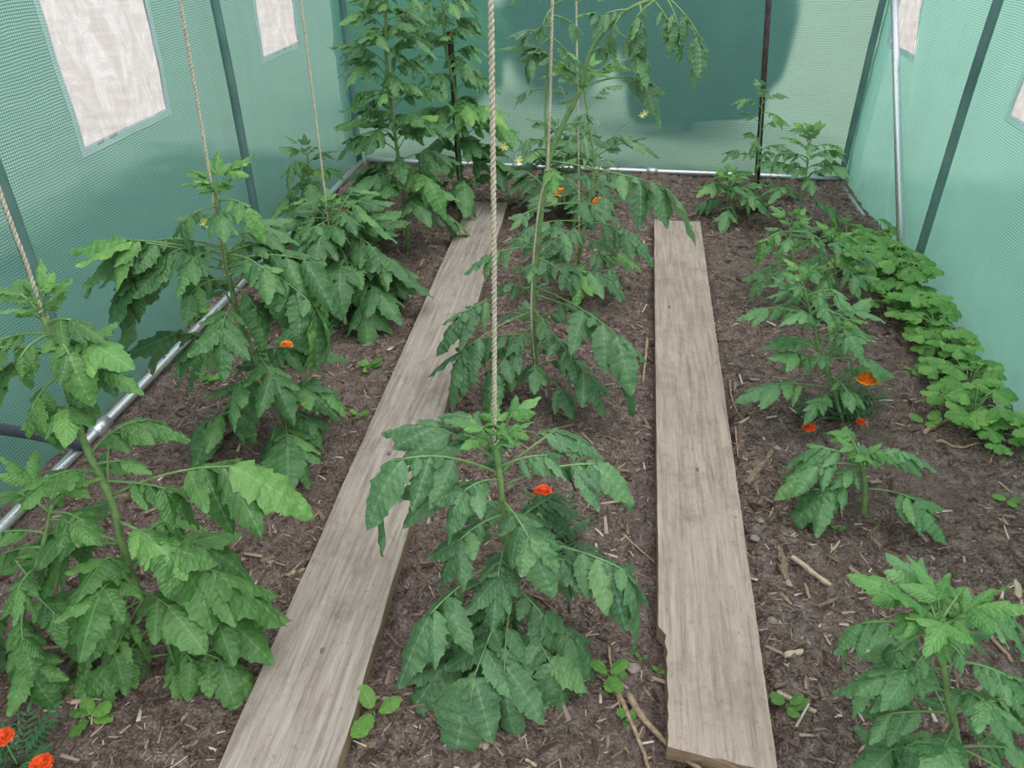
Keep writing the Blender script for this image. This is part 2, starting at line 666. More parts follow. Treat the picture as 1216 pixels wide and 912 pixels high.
# the plot outside, seen dimly through the sheeting
v, f = sheet(grid_vals(-16, 16, 1.0), grid_vals(-6, 26, 1.0), lambda x, y: (x, y, -.06 + .05 * noise.noise(V((x * .3, y * .3, 5))) - .03))
tag(obj('ground', mesh_from('ground', v, f, M['grass'])), kind='structure')


def blob(name, c, r, mat, label, seed, cat='shrub', group='shrubs beyond the sheeting'):
    root = empty(name, (c[0], c[1], -.08), label, cat, group)
    bm = bmesh.new()
    bmesh.ops.create_icosphere(bm, subdivisions=4, radius=1)
    for q in bm.verts:
        k = 1 + .28 * noise.noise(q.co * 2 + V((seed, 0, 0))) + .16 * noise.noise(q.co * 6 + V((seed, 3, 0)))
        q.co = V((q.co.x * r[0] * k, q.co.y * r[1] * k, max(-.95, q.co.z * k) * r[2]))
    me = bpy.data.meshes.new('foliage')
    bm.to_mesh(me)
    bm.free()
    me.materials.append(mat)
    obj('foliage', me, root, (0, 0, r[2] + .03))
    MB().tube([(0, 0, 0), (.02, 0, r[2] * .6)], [.05, .03], 7).build('trunk', M['stake'], root)


blob('shrub', (.55, 6.6, 0), (.62, .5, .75), M['hedge'], 'dark rounded shrub dimly seen through the middle of the back sheeting', 1, group=None)
blob('shrub', (-.55, 7.9, 0), (.5, .4, .6), M['hedge'], 'dark shrub behind the back sheeting, left of the biggest shrub', 5, group=None)
blob('shrub', (-1.6, 6.6, 0), (.7, .5, .62), M['pale_hedge'], 'paler shrub behind the left end of the back sheeting', 9, group=None)

# ------------------------------------------------------------------ greenhouse frame
frame = empty('greenhouse_frame', (0, 0, 0), 'steel tube frame of the tunnel greenhouse, with uprights, base rails and braces', 'frame')


def hoop_pts(yl, yr, inset=.03):
    pts = [V((XL + inset, yl, 0.0)), V((XL + inset, yl, .8)), V((XL + inset, yl, 1.5)), V((XL + inset + .12, yl, 1.78)), V((XL + .55, yl, 1.98))]
    mid = V(((XL + XR) / 2, (yl + yr) / 2, 2.1))
    q = [V((XR - inset, yr, 0.0)), V((XR - inset, yr, .8)), V((XR - inset, yr, 1.5)), V((XR - inset - .12, yr, 1.78)), V((XR - .55, yr, 1.98))]
    return smooth_path(pts + [mid] + q[::-1], 4)


for yl, yr in zip(HOOPS_L, HOOPS_R):
    o = MB().tube(hoop_pts(yl, yr), .019, 10).build('hoop', M['hoop'], frame)
    tag(o, 'grey-green hoop tube against the sheeting')
HOOPF = hoop_pts(.3, .3)
MB().tube(HOOPF, .019, 10).build('hoop', M['hoop'], frame)


def joint(mb, p, d, r=.024, L=.07):
    d = V(d).normalized()
    mb.tube([V(p) - d * L / 2, V(p) + d * L / 2], r, 12)


# base rails: left (bright), back, right
for nm, a, b in (('base_rail', V((-1.6, .35, .02)), V((-1.645, 4.86, .02))), ('base_rail', V((-1.62, 4.9, .022)), V((1.38, 4.9, .022))),
                 ('base_rail', V((1.385, .35, -.006)), V((1.385, 4.86, -.006)))):
    mb = MB().tube([a.lerp(b, i / 8) for i in range(9)], .0165, 12)
    joint(mb, a.lerp(b, .335), b - a)
    joint(mb, a.lerp(b, .62), b - a)
    o = mb.build(nm, M['galv'], frame)
    o['label'] = 'shiny galvanised base rail'
    # screws through the rail
    s = MB()
    for t in (.12, .27, .43, .55, .8):
        p = a.lerp(b, t)
        s.tube([p + V((0, 0, .014)), p + V((0, 0, .022))], .005, 6)
    s.build('screw', M['dark_tube'], o)['kind'] = 'stuff'
p0, p1 = gx(1069, 322, 1.375), gx(1062, 0, 1.375)
p0 = V((1.375, p0.y, .02)) if p0.z < .02 else p0
pt = p0 + (p1 - p0) * 1.6
o = MB().tube([p0, p0.lerp(pt, .5), pt], .018, 12).build('brace_tube', M['galv'], frame)
o['label'] = 'shiny galvanised diagonal brace on the right wall'
a, b = gx(97, 530, -1.6), gx(0, 510, -1.66)
c = b + (b - a) * 1.4 + V((-.01, 0, .12))
o = MB().tube(smooth_path([a, a.lerp(b, .5) + V((0, 0, .008)), b + V((0, 0, .002)), b + (b - a) * 1.2 - V((0, 0, .02))], 6), .017, 12).build('brace_tube', M['dark_tube'], frame)
o['label'] = 'dark grey bent tube at the left wall'
for x, z in ((-1.05, 2.03), (-.14, 2.12), (.9, 2.03)):
    MB().tube([(x, .3, z), (x, 2.5, z), (x, 4.9, z)], .013, 8).build('purlin', M['galv'], frame)

# ------------------------------------------------------------------ planks


def plank(idx, label, mat):
    (ax, ay), (bx, by), (cx, cy), (dx, dy) = PLANKS[idx]
    root = empty('wooden_plank', ((ax + bx) / 2, ay, 0), label, 'plank', 'planks laid between the rows')
    o = V(root.location)
    nl, nw = 130, 8
    T0, T1 = .041, -.003
    v, f = [], []
    rnd = random.Random(idx + 3)
    for i in range(nl + 1):
        t = i / nl
        y = ay + (cy - ay) * t
        xl = ax + (cx - ax) * t + .0025 * noise.noise(V((t * 14, idx, 0))) + .0012 * noise.noise(V((t * 90, idx, 1)))
        xr = bx + (dx - bx) * t + .0025 * noise.noise(V((t * 12, idx, 5))) + .0012 * noise.noise(V((t * 90, idx, 7)))
        if idx == 1 and y < 1.24:      # splintered lower left edge
            xl += .016 + .006 * noise.noise(V((y * 60, 0, 2)))
        if idx == 0:
            xr += .003 * noise.noise(V((y * 8, 3, 2)))
        zb = .006 * math.sin(t * 5 + idx) * .6
        skew = 0
        for j in range(nw + 1):
            s = j / nw
            yy = y
            if i == 0:
                yy += (.006 * noise.noise(V((s * 9, idx, 4))) + (-.028 * s if idx == 1 else 0))
            elif i < 6 and idx == 1:
                yy += -.028 * s * (1 - i / 6)
            e = .003 if j in (0, nw) or i in (0, nl) else 0
            cup = -.003 * math.sin(math.pi * s)
            v.append(V((xl + (xr - xl) * s, yy, T0 + zb - e + cup)) - o)
    top = len(v)
    for i in range(nl + 1):
        for j in (0, nw):
            q = v[i * (nw + 1) + j]
            v.append(V((q.x, q.y, T1)))
    W = nw + 1
    for i in range(nl):
        for j in range(nw):
            a = i * W + j
            f.append((a, a + 1, a + W + 1, a + W))
        L0, L1 = i * W, (i + 1) * W
        f.append((L0, L1, top + 2 * (i + 1), top + 2 * i))
        f.append((L0 + nw, top + 2 * i + 1, top + 2 * (i + 1) + 1, L1 + nw))
    nsides = len(f)
    f.append(tuple(range(nw, -1, -1)) + (top, top + 1))
    f.append(tuple(range(nl * W, nl * W + nw + 1)) + (top + 2 * nl + 1, top + 2 * nl))
    me = mesh_from('board', v, f, [mat, M['plank_end']], smooth=False)
    # end grain and sawn edges show the browner wood
    me.polygons[-1].material_index = 1
    me.polygons[-2].material_index = 1
    for p in me.polygons:
        if abs(p.normal.z) < .3:
            p.material_index = 1
    obj('board', me, root)
    # knots and nail heads
    kn = ((.36, .10, .006), (.16, .12, .005)) if idx == 0 else ((.3, .12, .005), (.66, .06, .006))
    for t, s, r in kn:
        y = ay + (cy - ay) * t
        x = ax + (cx - ax) * t + s
        mb = MB()
        n = 12
        mb.v = [V((x, y, T0 + .0055 * math.sin(t * 5 + idx) * 1.09 + .0008)) - o] + [V((x + r * math.cos(a) , y + 1.5 * r * math.sin(a), T0 + .0036 * 1 * math.sin(t * 5 + idx) * 1 + .0004)) - o for a in [2 * math.pi * k / n for k in range(n)]]
        mb.f = [(0, k + 1, (k + 1) % n + 1) for k in range(n)]
        mb.build('knot', M['knot'], root)


plank(0, 'long weathered grey wooden plank lying on the soil left of the centre row of tomatoes', M['plank_a'])
plank(1, 'weathered tan wooden plank with a splintered lower corner lying right of the centre row', M['plank_b'])

# ------------------------------------------------------------------ mulch (uncountable) and single chips, twigs, stones


def build_mulch():
    rs = np.random.RandomState(4)
    V_, F_ = [], []
    tmpl = np.array([(-1, -1, 0), (1, -.6, 0), (1, .5, 0), (-1, .9, 0), (-.8, -.5, 1), (.8, -.4, 1), (.9, .3, 1), (-.9, .5, 1)], float)
    fc = [(4, 5, 6, 7), (0, 1, 5, 4), (1, 2, 6, 5), (2, 3, 7, 6), (3, 0, 4, 7)]
    n = 0
    allv = []
    while n < 60000:
        y = .4 + 4.5 * rs.rand() ** 1.25
        x = rs.uniform(-1.55, 1.38)
        if in_plank(x, y, .0):
            continue
        dens = .35 + .65 * (noise.noise(V((x * 2.3, y * 2.3, 11))) + .35)
        if rs.rand() > dens + .25:
            continue
        L = rs.lognormal(-5.2, .65)
        L = min(L, .032)
        W = max(.0006, L * rs.uniform(.07, .3))
        H = W * rs.uniform(.3, .9)
        a = rs.rand() * math.pi
        ti = rs.normal(0, .22)
        ca, sa = math.cos(a), math.sin(a)
        p = tmpl * (L, W, H)
        p[:, 2] += p[:, 0] * ti
        p[:, 1] += .25 * p[:, 0] ** 2 / L * rs.normal(0, .5)
        q = np.empty_like(p)
        q[:, 0] = p[:, 0] * ca - p[:, 1] * sa + x
        q[:, 1] = p[:, 0] * sa + p[:, 1] * ca + y
        q[:, 2] = p[:, 2] + soil_z(x, y) + .0005 + abs(ti) * L * .5
        allv.append(q)
        n += 1
    vv = np.concatenate(allv)
    base = (np.arange(n) * 8)[:, None, None]
    ff = (np.array(fc)[None] + base).reshape(-1, 4)
    me = bpy.data.meshes.new('bark_mulch')
    me.vertices.add(len(vv))
    me.vertices.foreach_set('co', vv.astype(np.float32).ravel())
    me.loops.add(ff.size)
    me.loops.foreach_set('vertex_index', ff.astype(np.int32).ravel())
    me.polygons.add(len(ff))
    me.polygons.foreach_set('loop_start', (np.arange(len(ff)) * 4).astype(np.int32))
    me.update(calc_edges=True)
    me.materials.append(M['mulch'])
    tag(obj('bark_mulch', me), 'fine brown bark and straw mulch strewn over the soil', 'mulch', kind='stuff')


build_mulch()


SMALL = []


def chip(px0, py0, px1, py1, w, mat, label, name='wood_chip', cat='wood chip', group=None, h=.008):
    a, b = gz(px0, py0), gz(px1, py1)
    a.z = soil_z(a.x, a.y)
    b.z = soil_z(b.x, b.y)
    c = (a + b) / 2
    c.z = max(a.z, b.z, soil_z(c.x, c.y)) + .001
    d = b - a
    L = d.length
    ang = math.atan2(d.y, d.x)
    rr = random.Random(int(px0 * 7 + py0))
    bm = bmesh.new()
    n = 7
    rings = []
    for i in range(n):
        u = i / (n - 1)
        ww = w * (.6 + .4 * math.sin(math.pi * min(1, u * 1.0 + .05)) ** .5) * rr.uniform(.6, 1.15)
        hh = h * rr.uniform(.7, 1.1)
        y0 = .12 * w * math.sin(u * 5 + rr.random())
        x = (u - .5) * L
        rings.append([bm.verts.new((x + rr.uniform(-.1, .1) * w, y0 + s * ww / 2 * k, z)) for s, k, z in ((-1, 1, 0), (-1, .8, hh * .8), (0, 1, hh), (1, .8, hh * .7), (1, 1, 0))])
    for i in range(n - 1):
        for j in range(5):
            bm.faces.new((rings[i][j], rings[i + 1][j], rings[i + 1][(j + 1) % 5], rings[i][(j + 1) % 5]))
    bm.faces.new(rings[0][::-1])
    bm.faces.new(rings[-1])
    bmesh.ops.recalc_face_normals(bm, faces=bm.faces)
    me = bpy.data.meshes.new(name)
    bm.to_mesh(me)
    bm.free()
    me.materials.append(mat)
    o = obj(name, me, None, c - V((0, 0, .002)))
    o.rotation_euler = (0, 0, ang)
    tag(o, label, cat, group)
    if group:
        SMALL.append((o, c, 'pale' if mat is M['chip_pale'] else ('stick-like' if mat is M['twig'] else 'brown'), L))
    return o


def twig(pts, r, label, mat='twig', group=None):
    P = []
    for px, py in pts:
        q = gz(px, py)
        q.z = soil_z(q.x, q.y) + r * .8
        P.append(q)
    Q = smooth_path(P, 5)
    for q in Q:
        q.z = max(q.z, soil_z(q.x, q.y) + r * .7)
        q.x += .002 * noise.noise(q * 40)
    o = P[0].copy()
    mb = MB().tube([q - o for q in Q], [r * (1 - .5 * i / len(Q)) * (1 + .15 * noise.noise(q * 60)) for i, q in enumerate(Q)], 7)
    x = mb.build('twig', M[mat], None, o)
    return tag(x, label, 'twig', group)


def stone(px, py, r, label, group=None, name='stone'):
    c = gz(px, py)
    c.z = soil_z(c.x, c.y)
    bm = bmesh.new()
    bmesh.ops.create_icosphere(bm, subdivisions=3, radius=1)
    for q in bm.verts:
        k = 1 + .3 * noise.noise(q.co * 1.3 + V((px, py, 0))) + .08 * noise.noise(q.co * 5)
        q.co = V((q.co.x * k * r, q.co.y * k * r * .85, q.co.z * k * r * .6))
    me = bpy.data.meshes.new(name)
    bm.to_mesh(me)
    bm.free()
    me.polygons.foreach_set('use_smooth', [True] * len(me.polygons))
    me.materials.append(M['stone'])
    return tag(obj(name, me, None, c + V((0, 0, r * .3))), label, 'stone', group)


twig([(730, 815), (748, 860), (768, 912), (775, 940)], .006, 'long straight dry stem on the soil, left one of the pair beside the tan plank')
twig([(745, 828), (765, 860), (800, 890), (835, 925)], .008, 'thick dry stem on the soil running under the lower corner of the tan plank')
twig([(739, 632), (758, 645), (778, 665)], .004, 'thin dry twig reaching the left edge of the tan plank')
twig([(723, 768), (726, 800), (738, 850)], .004, 'pale dry stalk beside the yellow-green seedling')
twig([(768, 405), (766, 430), (763, 458)], .007, 'pale dry stalk standing against the left edge of the tan plank')
twig([(968, 352), (985, 362), (1003, 358)], .007, 'curved pale twig on the soil among the right-hand tomatoes')
twig([(1145, 735), (1170, 750), (1200, 790)], .007, 'brown twig behind the front right tomato')
twig([(962, 362), (975, 352)], .006, 'short brown twig in the upper right bed')
twig([(866, 452), (869, 480), (880, 500)], .004, 'thin twig along the right edge of the tan plank')
twig([(1110, 810), (1160, 830), (1215, 860)], .008, 'thick brown twig under the front right tomato')
twig([(338, 684), (365, 676)], .006, 'short twig at the left edge of the grey plank')
twig([(872, 510), (876, 545)], .004, 'thin pale straw standing on the soil beside the tan plank')
twig([(1095, 520), (1120, 500), (1130, 498)], .008, 'brown twig pointing at the lowest strawberry plant')
twig([(1110, 528), (1140, 532), (1165, 528)], .006, 'brown twig in front of the lowest strawberry plant')
chip(888, 575, 916, 535, .022, M['chip'], 'long grey splinter of wood on the soil right of the tan plank')
chip(939, 668, 985, 702, .018, M['chip_pale'], 'long curved pale splinter in the right bed above the front right tomato')
chip(922, 825, 968, 848, .016, M['chip_pale'], 'bright cream splinter beside the seedling by the lower end of the tan plank')
chip(930, 783, 952, 776, .018, M['chip_pale'], 'white wood chip near the front right tomato')
chip(924, 650, 936, 690, .028, M['chip'], 'broad flat grey piece of bark right of the tan plank')
chip(956, 805, 962, 838, .012, M['chip'], 'forked brown splinter standing in the soil by the seedling')
chip(1015, 800, 1060, 815, .012, M['chip'], 'brown splinter under the leaves of the front right tomato')
chip(10, 870, 28, 895, .02, M['chip_pale'], 'pale splinter in the bottom left corner')
chip(310, 668, 325, 660, .02, M['chip'], 'brown bark flake left of the grey plank')
chip(342, 684, 362, 676, .014, M['chip_pale'], 'pale stick end at the left edge of the grey plank')
chip(425, 888, 447, 882, .022, M['chip'], 'brown bark flake right of the grey plank')
chip(566, 884, 580, 888, .016, M['chip_pale'], 'small white chip below the centre tomato')
chip(470, 850, 520, 838, .008, M['chip'], 'thin brown splinter below the centre tomato')
chip(1150, 700, 1160, 730, .02, M['chip'], 'grey bark flake behind the front right tomato')
chip(1205, 690, 1214, 720, .018, M['chip_pale'], 'pale flake at the right edge of the picture')
stone(751, 798, .016, 'round pinkish pebble beside the yellow-green seedling')
stone(922, 535, .012, 'small grey pebble above the grey splinter')
stone(888, 560, .013, 'small rounded stone at the right edge of the tan plank')
stone(896, 638, .014, 'brown clod of earth beside the tan plank')
stone(298, 618, .014, 'small rounded stone left of the grey plank')
stone(916, 740, .012, 'lower grey pebble by the tan plank')
stone(903, 618, .011, 'tiny grey pebble by the tan plank, above the brown clod')
stone(777, 866, .007, 'tiny white pebble between the stems by the tan plank')
stone(313, 770, .010, 'small pebble at the left edge of the grey plank')
rr = random.Random(21)
k = 0
while k < 46:
    px, py = rr.uniform(860, 1200), rr.uniform(420, 905)
    q = gz(px, py)
    if in_plank(q.x, q.y, .03) or q.x > 1.3:
        continue
    an, L = rr.uniform(0, math.pi), rr.uniform(12, 26)
    chip(px, py, px + math.cos(an) * L, py + math.sin(an) * L * .8, rr.uniform(.003, .010), M[rr.choice(['chip', 'chip', 'chip', 'twig', 'chip_pale'])],
         'small dry wood chip scattered over the right-hand bed', group='wood chips on the right bed', h=.006)
    k += 1
k = 0
while k < 28:
    px, py = rr.uniform(420, 775), rr.uniform(540, 905)
    q = gz(px, py)
    if in_plank(q.x, q.y, .03):
        continue
    an, L = rr.uniform(0, math.pi), rr.uniform(12, 26)
    chip(px, py, px + math.cos(an) * L, py + math.sin(an) * L * .8, rr.uniform(.003, .008), M[rr.choice(['chip', 'chip', 'twig', 'chip_pale'])],
         'small dry wood chip scattered between the two planks', group='wood chips between the planks', h=.005)
    k += 1
k = 0
while k < 24:
    px, py = rr.uniform(80, 470), rr.uniform(350, 905)
    q = gz(px, py)
    if in_plank(q.x, q.y, .03) or q.x < -1.5 or q.x > -.4:
        continue
    an, L = rr.uniform(0, math.pi), rr.uniform(10, 22)
    chip(px, py, px + math.cos(an) * L, py + math.sin(an) * L * .8, rr.uniform(.003, .010), M[rr.choice(['chip', 'chip', 'twig'])],
         'small dry wood chip scattered over the left-hand bed', group='wood chips on the left bed', h=.006)
    k += 1

LAND = [((1000, 560), 'left of the small thick-stemmed right tomato'), ((1120, 560), 'behind the small thick-stemmed right tomato'), ((1080, 640), 'in front of the small thick-stemmed right tomato'),
        ((1000, 720), 'beside the long curved splinter'), ((900, 560), 'beside the long grey splinter'), ((940, 650), 'below the broad grey bark piece'),
        ((900, 740), 'along the lower half of the tan plank'), ((890, 460), 'along the upper right edge of the tan plank'), ((940, 870), 'below the seedling at the tan plank'),
        ((1000, 830), 'left of the bottom right tomato'), ((1150, 700), 'behind the bottom right tomato'), ((1180, 860), 'under the bottom right tomato'),
        ((1080, 480), 'beside the lower strawberry plants'), ((950, 450), 'left of the multi-stemmed right tomato'), ((1180, 620), 'at the right edge of the bed'),
        ((450, 880), 'at the lower right edge of the grey plank'), ((520, 650), 'left of the front centre tomato'), ((560, 880), 'in front of the front centre tomato'),
        ((740, 600), 'left of the middle of the tan plank'), ((720, 700), 'right of the front centre tomato'), ((700, 560), 'behind the front centre tomato'), ((720, 880), 'beside the two dry stems'),
        ((760, 780), 'around the round pinkish pebble'), ((430, 420), 'by the upper left edge of the grey plank'), ((380, 560), 'left of the middle of the grey plank'), ((300, 660), 'right of the front left tomato'),
        ((250, 870), 'at the lower left end of the grey plank'), ((150, 480), 'beside the left base rail'), ((250, 540), 'in front of the broad left tomato'), ((120, 850), 'under the front left tomato')]
SMALL_BY = {}
for o_, c_, tone, L_ in SMALL:
    w_ = min(LAND, key=lambda q: (gz(*q[0]) - c_).length)[1]
    SMALL_BY.setdefault((tone, 'longer' if L_ > .026 else 'short', w_), []).append((o_, c_))
for (tone, ln, w_), lst in SMALL_BY.items():
    lst.sort(key=lambda q: q[1].y)
    pos = [''] if len(lst) == 1 else (['nearer ', 'farther '] if len(lst) == 2 else ['nearest ', 'second nearest ', 'third nearest ', 'fourth nearest ', 'fifth nearest ', 'sixth nearest ', 'seventh nearest ', 'eighth nearest '][:len(lst)])
    for (o_, c_), p_ in zip(lst, pos):
        o_['label'] = '%s%s %s wood chip %s' % (p_, ln, tone, w_)

# ------------------------------------------------------------------ leaf building blocks


def leaflet_mesh(name, mats, lobes=5, depth=.3, width=.3, curl=.25, fold=.25, seed=0, roundish=0.0, N=26):
    """one lobed leaflet along +X, unit length, upper face +Z"""
    rs = random.Random(seed)
    v, uv, f = [], [], []
    asym = rs.uniform(-.02, .02)
    twist = rs.uniform(-.35, .35)
    bendy = rs.uniform(-.1, .1)
    ph = [rs.uniform(-.1, .1), rs.uniform(-.1, .1)]
    for i in range(N + 1):
        u = i / N
        if roundish:
            env = (math.sin(math.pi * min(1, u * .9 + .06)) ** .55)
        else:
            env = math.sin(math.pi * u ** .62) ** .75 if 0 < u < 1 else 0
        env = max(env, .015)
        cu = -curl * u ** 1.8 * .9
        for s, side in ((-1, 0), (0, 0), (1, 1)):
            pass
        row = []
        for s in (-1, -.55, 0, .55, 1):
            side = 0 if s < 0 else 1
            lp = (u * lobes + ph[side]) % 1.0
            saw = abs(lp - .62) / .62 if lp < .62 else (lp - .62) / .38
            cut = 1 - depth * saw * (1.15 - .75 * u)
            tooth = 1 - .075 * ((u * lobes * 2 + ph[side]) % 1.0 > .5)
            w = width * env * (cut * tooth if abs(s) == 1 else (1 - .4 * depth * saw if s else 1))
            x = u + (.05 * (1 - saw) + .03) * (abs(s)) * env * (1 - u * .6)
            y = s * w + asym * u + bendy * u * u
            pk = .022 * math.cos((u - abs(s) * .18) * 8 * 2 * math.pi) * (1 if abs(s) == .55 else 0)
            z = cu - fold * (abs(s) ** 1.6) * w * (1 if curl >= 0 else -1) + pk + .05 * twist * s * u + .03 * abs(s) * math.sin(u * 17 + seed * 2.1 + s * 2)
            row.append((x, y, z))
            uv.append((u, .5 + s * .5 * max(.25, env)))
        v += row
    for i in range(N):
        for j in range(4):
            a = i * 5 + j
            f.append((a, a + 5, a + 6, a + 1))
    # short stalk
    me = mesh_from(name, v, f, mats, True, uv)
    return me


LEAF = {}
for key, mat in (('centre', 'leaf_centre'), ('left', 'leaf_left'), ('far', 'leaf_far'), ('right', 'leaf_right'), ('tip', 'leaf_tip')):
    LEAF[key] = []
    for i in range(9):
        LEAF[key].append(leaflet_mesh('leaflet', M[mat], lobes=[4, 5, 5, 6, 4, 5, 6, 5, 4][i], depth=[.18, .26, .32, .24, .2, .36, .3, .2, .28][i],
                                      width=[.29, .26, .27, .24, .31, .25, .28, .29, .23][i], curl=[.12, .3, .45, .2, .6, .35, .15, .5, .75][i],
                                      fold=[.35, .5, .3, .6, .35, .7, .2, .5, .8][i], seed=i + 3))
LEAF['strawberry'] = [leaflet_mesh('leaflet', M['leaf_strawberry'], lobes=9, depth=.14, width=.40, curl=[.1, .2, .3, .0][i], fold=[.4, .2, .5, .3][i], seed=40 + i, roundish=1) for i in range(4)]
LEAF['weed'] = [leaflet_mesh('leaf', M['leaf_weed'], lobes=3, depth=.03, width=.30, curl=[.1, .25, .0][i], fold=[.3, .2, .4][i], seed=60 + i, roundish=1, N=10) for i in range(3)]


def frame_mat(pos, d, nrm, sc, roll=0.0, wid=1.0):
    d = d.normalized()
    n = nrm - d * nrm.dot(d)
    if n.length < 1e-4:
        n = V((0, 0, 1)) if abs(d.z) < .9 else V((1, 0, 0))
        n = n - d * n.dot(d)
    n.normalize()
    y = n.cross(d)
    m = Matrix(((d.x, y.x, n.x), (d.y, y.y, n.y), (d.z, y.z, n.z))).to_4x4()
    m = m @ Matrix.Rotation(roll, 4, 'X') @ Matrix.Diagonal((sc, sc * wid, sc, 1))
    m.translation = pos
    return m


RND = random.Random(99)
NLEAF = [0]


def compound_leaf(root, B, T, kind='centre', arch=.18, droop=.45, pairs=3, size=1.0, r0=.0030, bare=.28, fat=1.0, stalk=None):
    """rachis from B to T (world) as part 'leaf'; its leaflets are sub-parts"""
    rn = RND
    B, T = V(B), V(T)
    ch = T - B
    L = ch.length
    if L < .01:
        return
    up = V((0, 0, 1))
    side = ch.cross(up)
    side = side.normalized() if side.length > 1e-4 else V((1, 0, 0))
    bowdir = side.cross(ch).normalized()
    if bowdir.z < 0:
        bowdir = -bowdir
    mid = (B + T) / 2 + bowdir * arch * L * 1.6 + side * rn.uniform(-.08, .08) * L

    def P(t):
        return B * (1 - t) ** 2 + mid * 2 * t * (1 - t) + T * t * t

    def D(t):
        return ((mid - B) * (1 - t) + (T - mid) * t).normalized()
    te = .57
    pts = [P(te * i / 8) - B for i in range(9)]
    lf = MB().tube(pts, [r0 * (1 - .55 * i / 8) for i in range(9)], 5).build('leaf', stalk or M['stalk'], root, B - root.location)
    NLEAF[0] += 1
    ms = LEAF[kind]

    def put(pos, d, nrm, sc, roll=0.0, wid=1.0):
        o = bpy.data.objects.new('leaflet', rn.choice(ms))
        COL.objects.link(o)
        o.parent = lf
        o.matrix_local = frame_mat(pos, d, nrm, sc, roll, wid)
    # terminal leaflet
    d = (P(1) - P(te)).normalized()
    d = (d * (1 - .25 * droop) + V((0, 0, -1)) * .25 * droop).normalized()
    nrm = side.cross(D(.8))
    if nrm.z < 0 and abs(nrm.z) > .1:
        nrm = -nrm
    put(P(te) - B, d, nrm + V((rn.uniform(-.2, .2), rn.uniform(-.2, .2), .3)), (P(1) - P(te)).length * 1.12 * size, rn.uniform(-.25, .25), fat)
    for k in range(pairs):
        t = bare + (te - .03 - bare) * (k / max(1, pairs - 1)) if pairs > 1 else .45
        sc = L * (.26 + .13 * (k / max(1, pairs - 1)) + rn.uniform(-.03, .03)) * size
        for s in (-1, 1):
            tt = min(te, t + rn.uniform(-.03, .03))
            fwd, sd = D(tt), side * s
            ang = rn.uniform(.75, 1.15) if k < pairs - 1 else rn.uniform(.6, .9)
            dd = fwd * math.cos(ang) + sd * math.sin(ang)
            dr = droop * rn.uniform(.3, 1.3)
            dd = (dd.normalized() + V((0, 0, -1)) * dr).normalized()
            nn = side.cross(fwd)
            if nn.z < 0:
                nn = -nn
            nn = nn + V((0, 0, .5)) + sd * dr * .7
            put(P(tt) - B, dd, nn, sc * rn.uniform(.85, 1.15), rn.uniform(-.4, .4), fat)
            if k < pairs - 1 and rn.random() < .6:      # small interstitial leaflet
                t2 = min(te, tt + .07)
                d2 = (D(t2) * .4 + sd + V((0, 0, -.3 * rn.random()))).normalized()
                put(P(t2) - B, d2, V((0, 0, 1)) + fwd * .2, sc * .38, 0, 1.2)
    return lf


def stem_part(root, pts, r0, r1, mat=None, name='stem', k=8):
    Q = smooth_path(pts, 6)
    n = len(Q)
    o = root.location
    for i, q in enumerate(Q):
        if 0 < i < n - 1:
            Q[i] = q + V((noise.noise(q * 25), noise.noise(q * 25 + V((5, 0, 0))), 0)) * .003
    MB().tube([q - o for q in Q], [r0 + (r1 - r0) * i / (n - 1) for i in range(n)], k).build(name, mat or M['stem'], root)
    return Q


def near_on(Q, q):
    return min(Q, key=lambda p: (p - q).length)


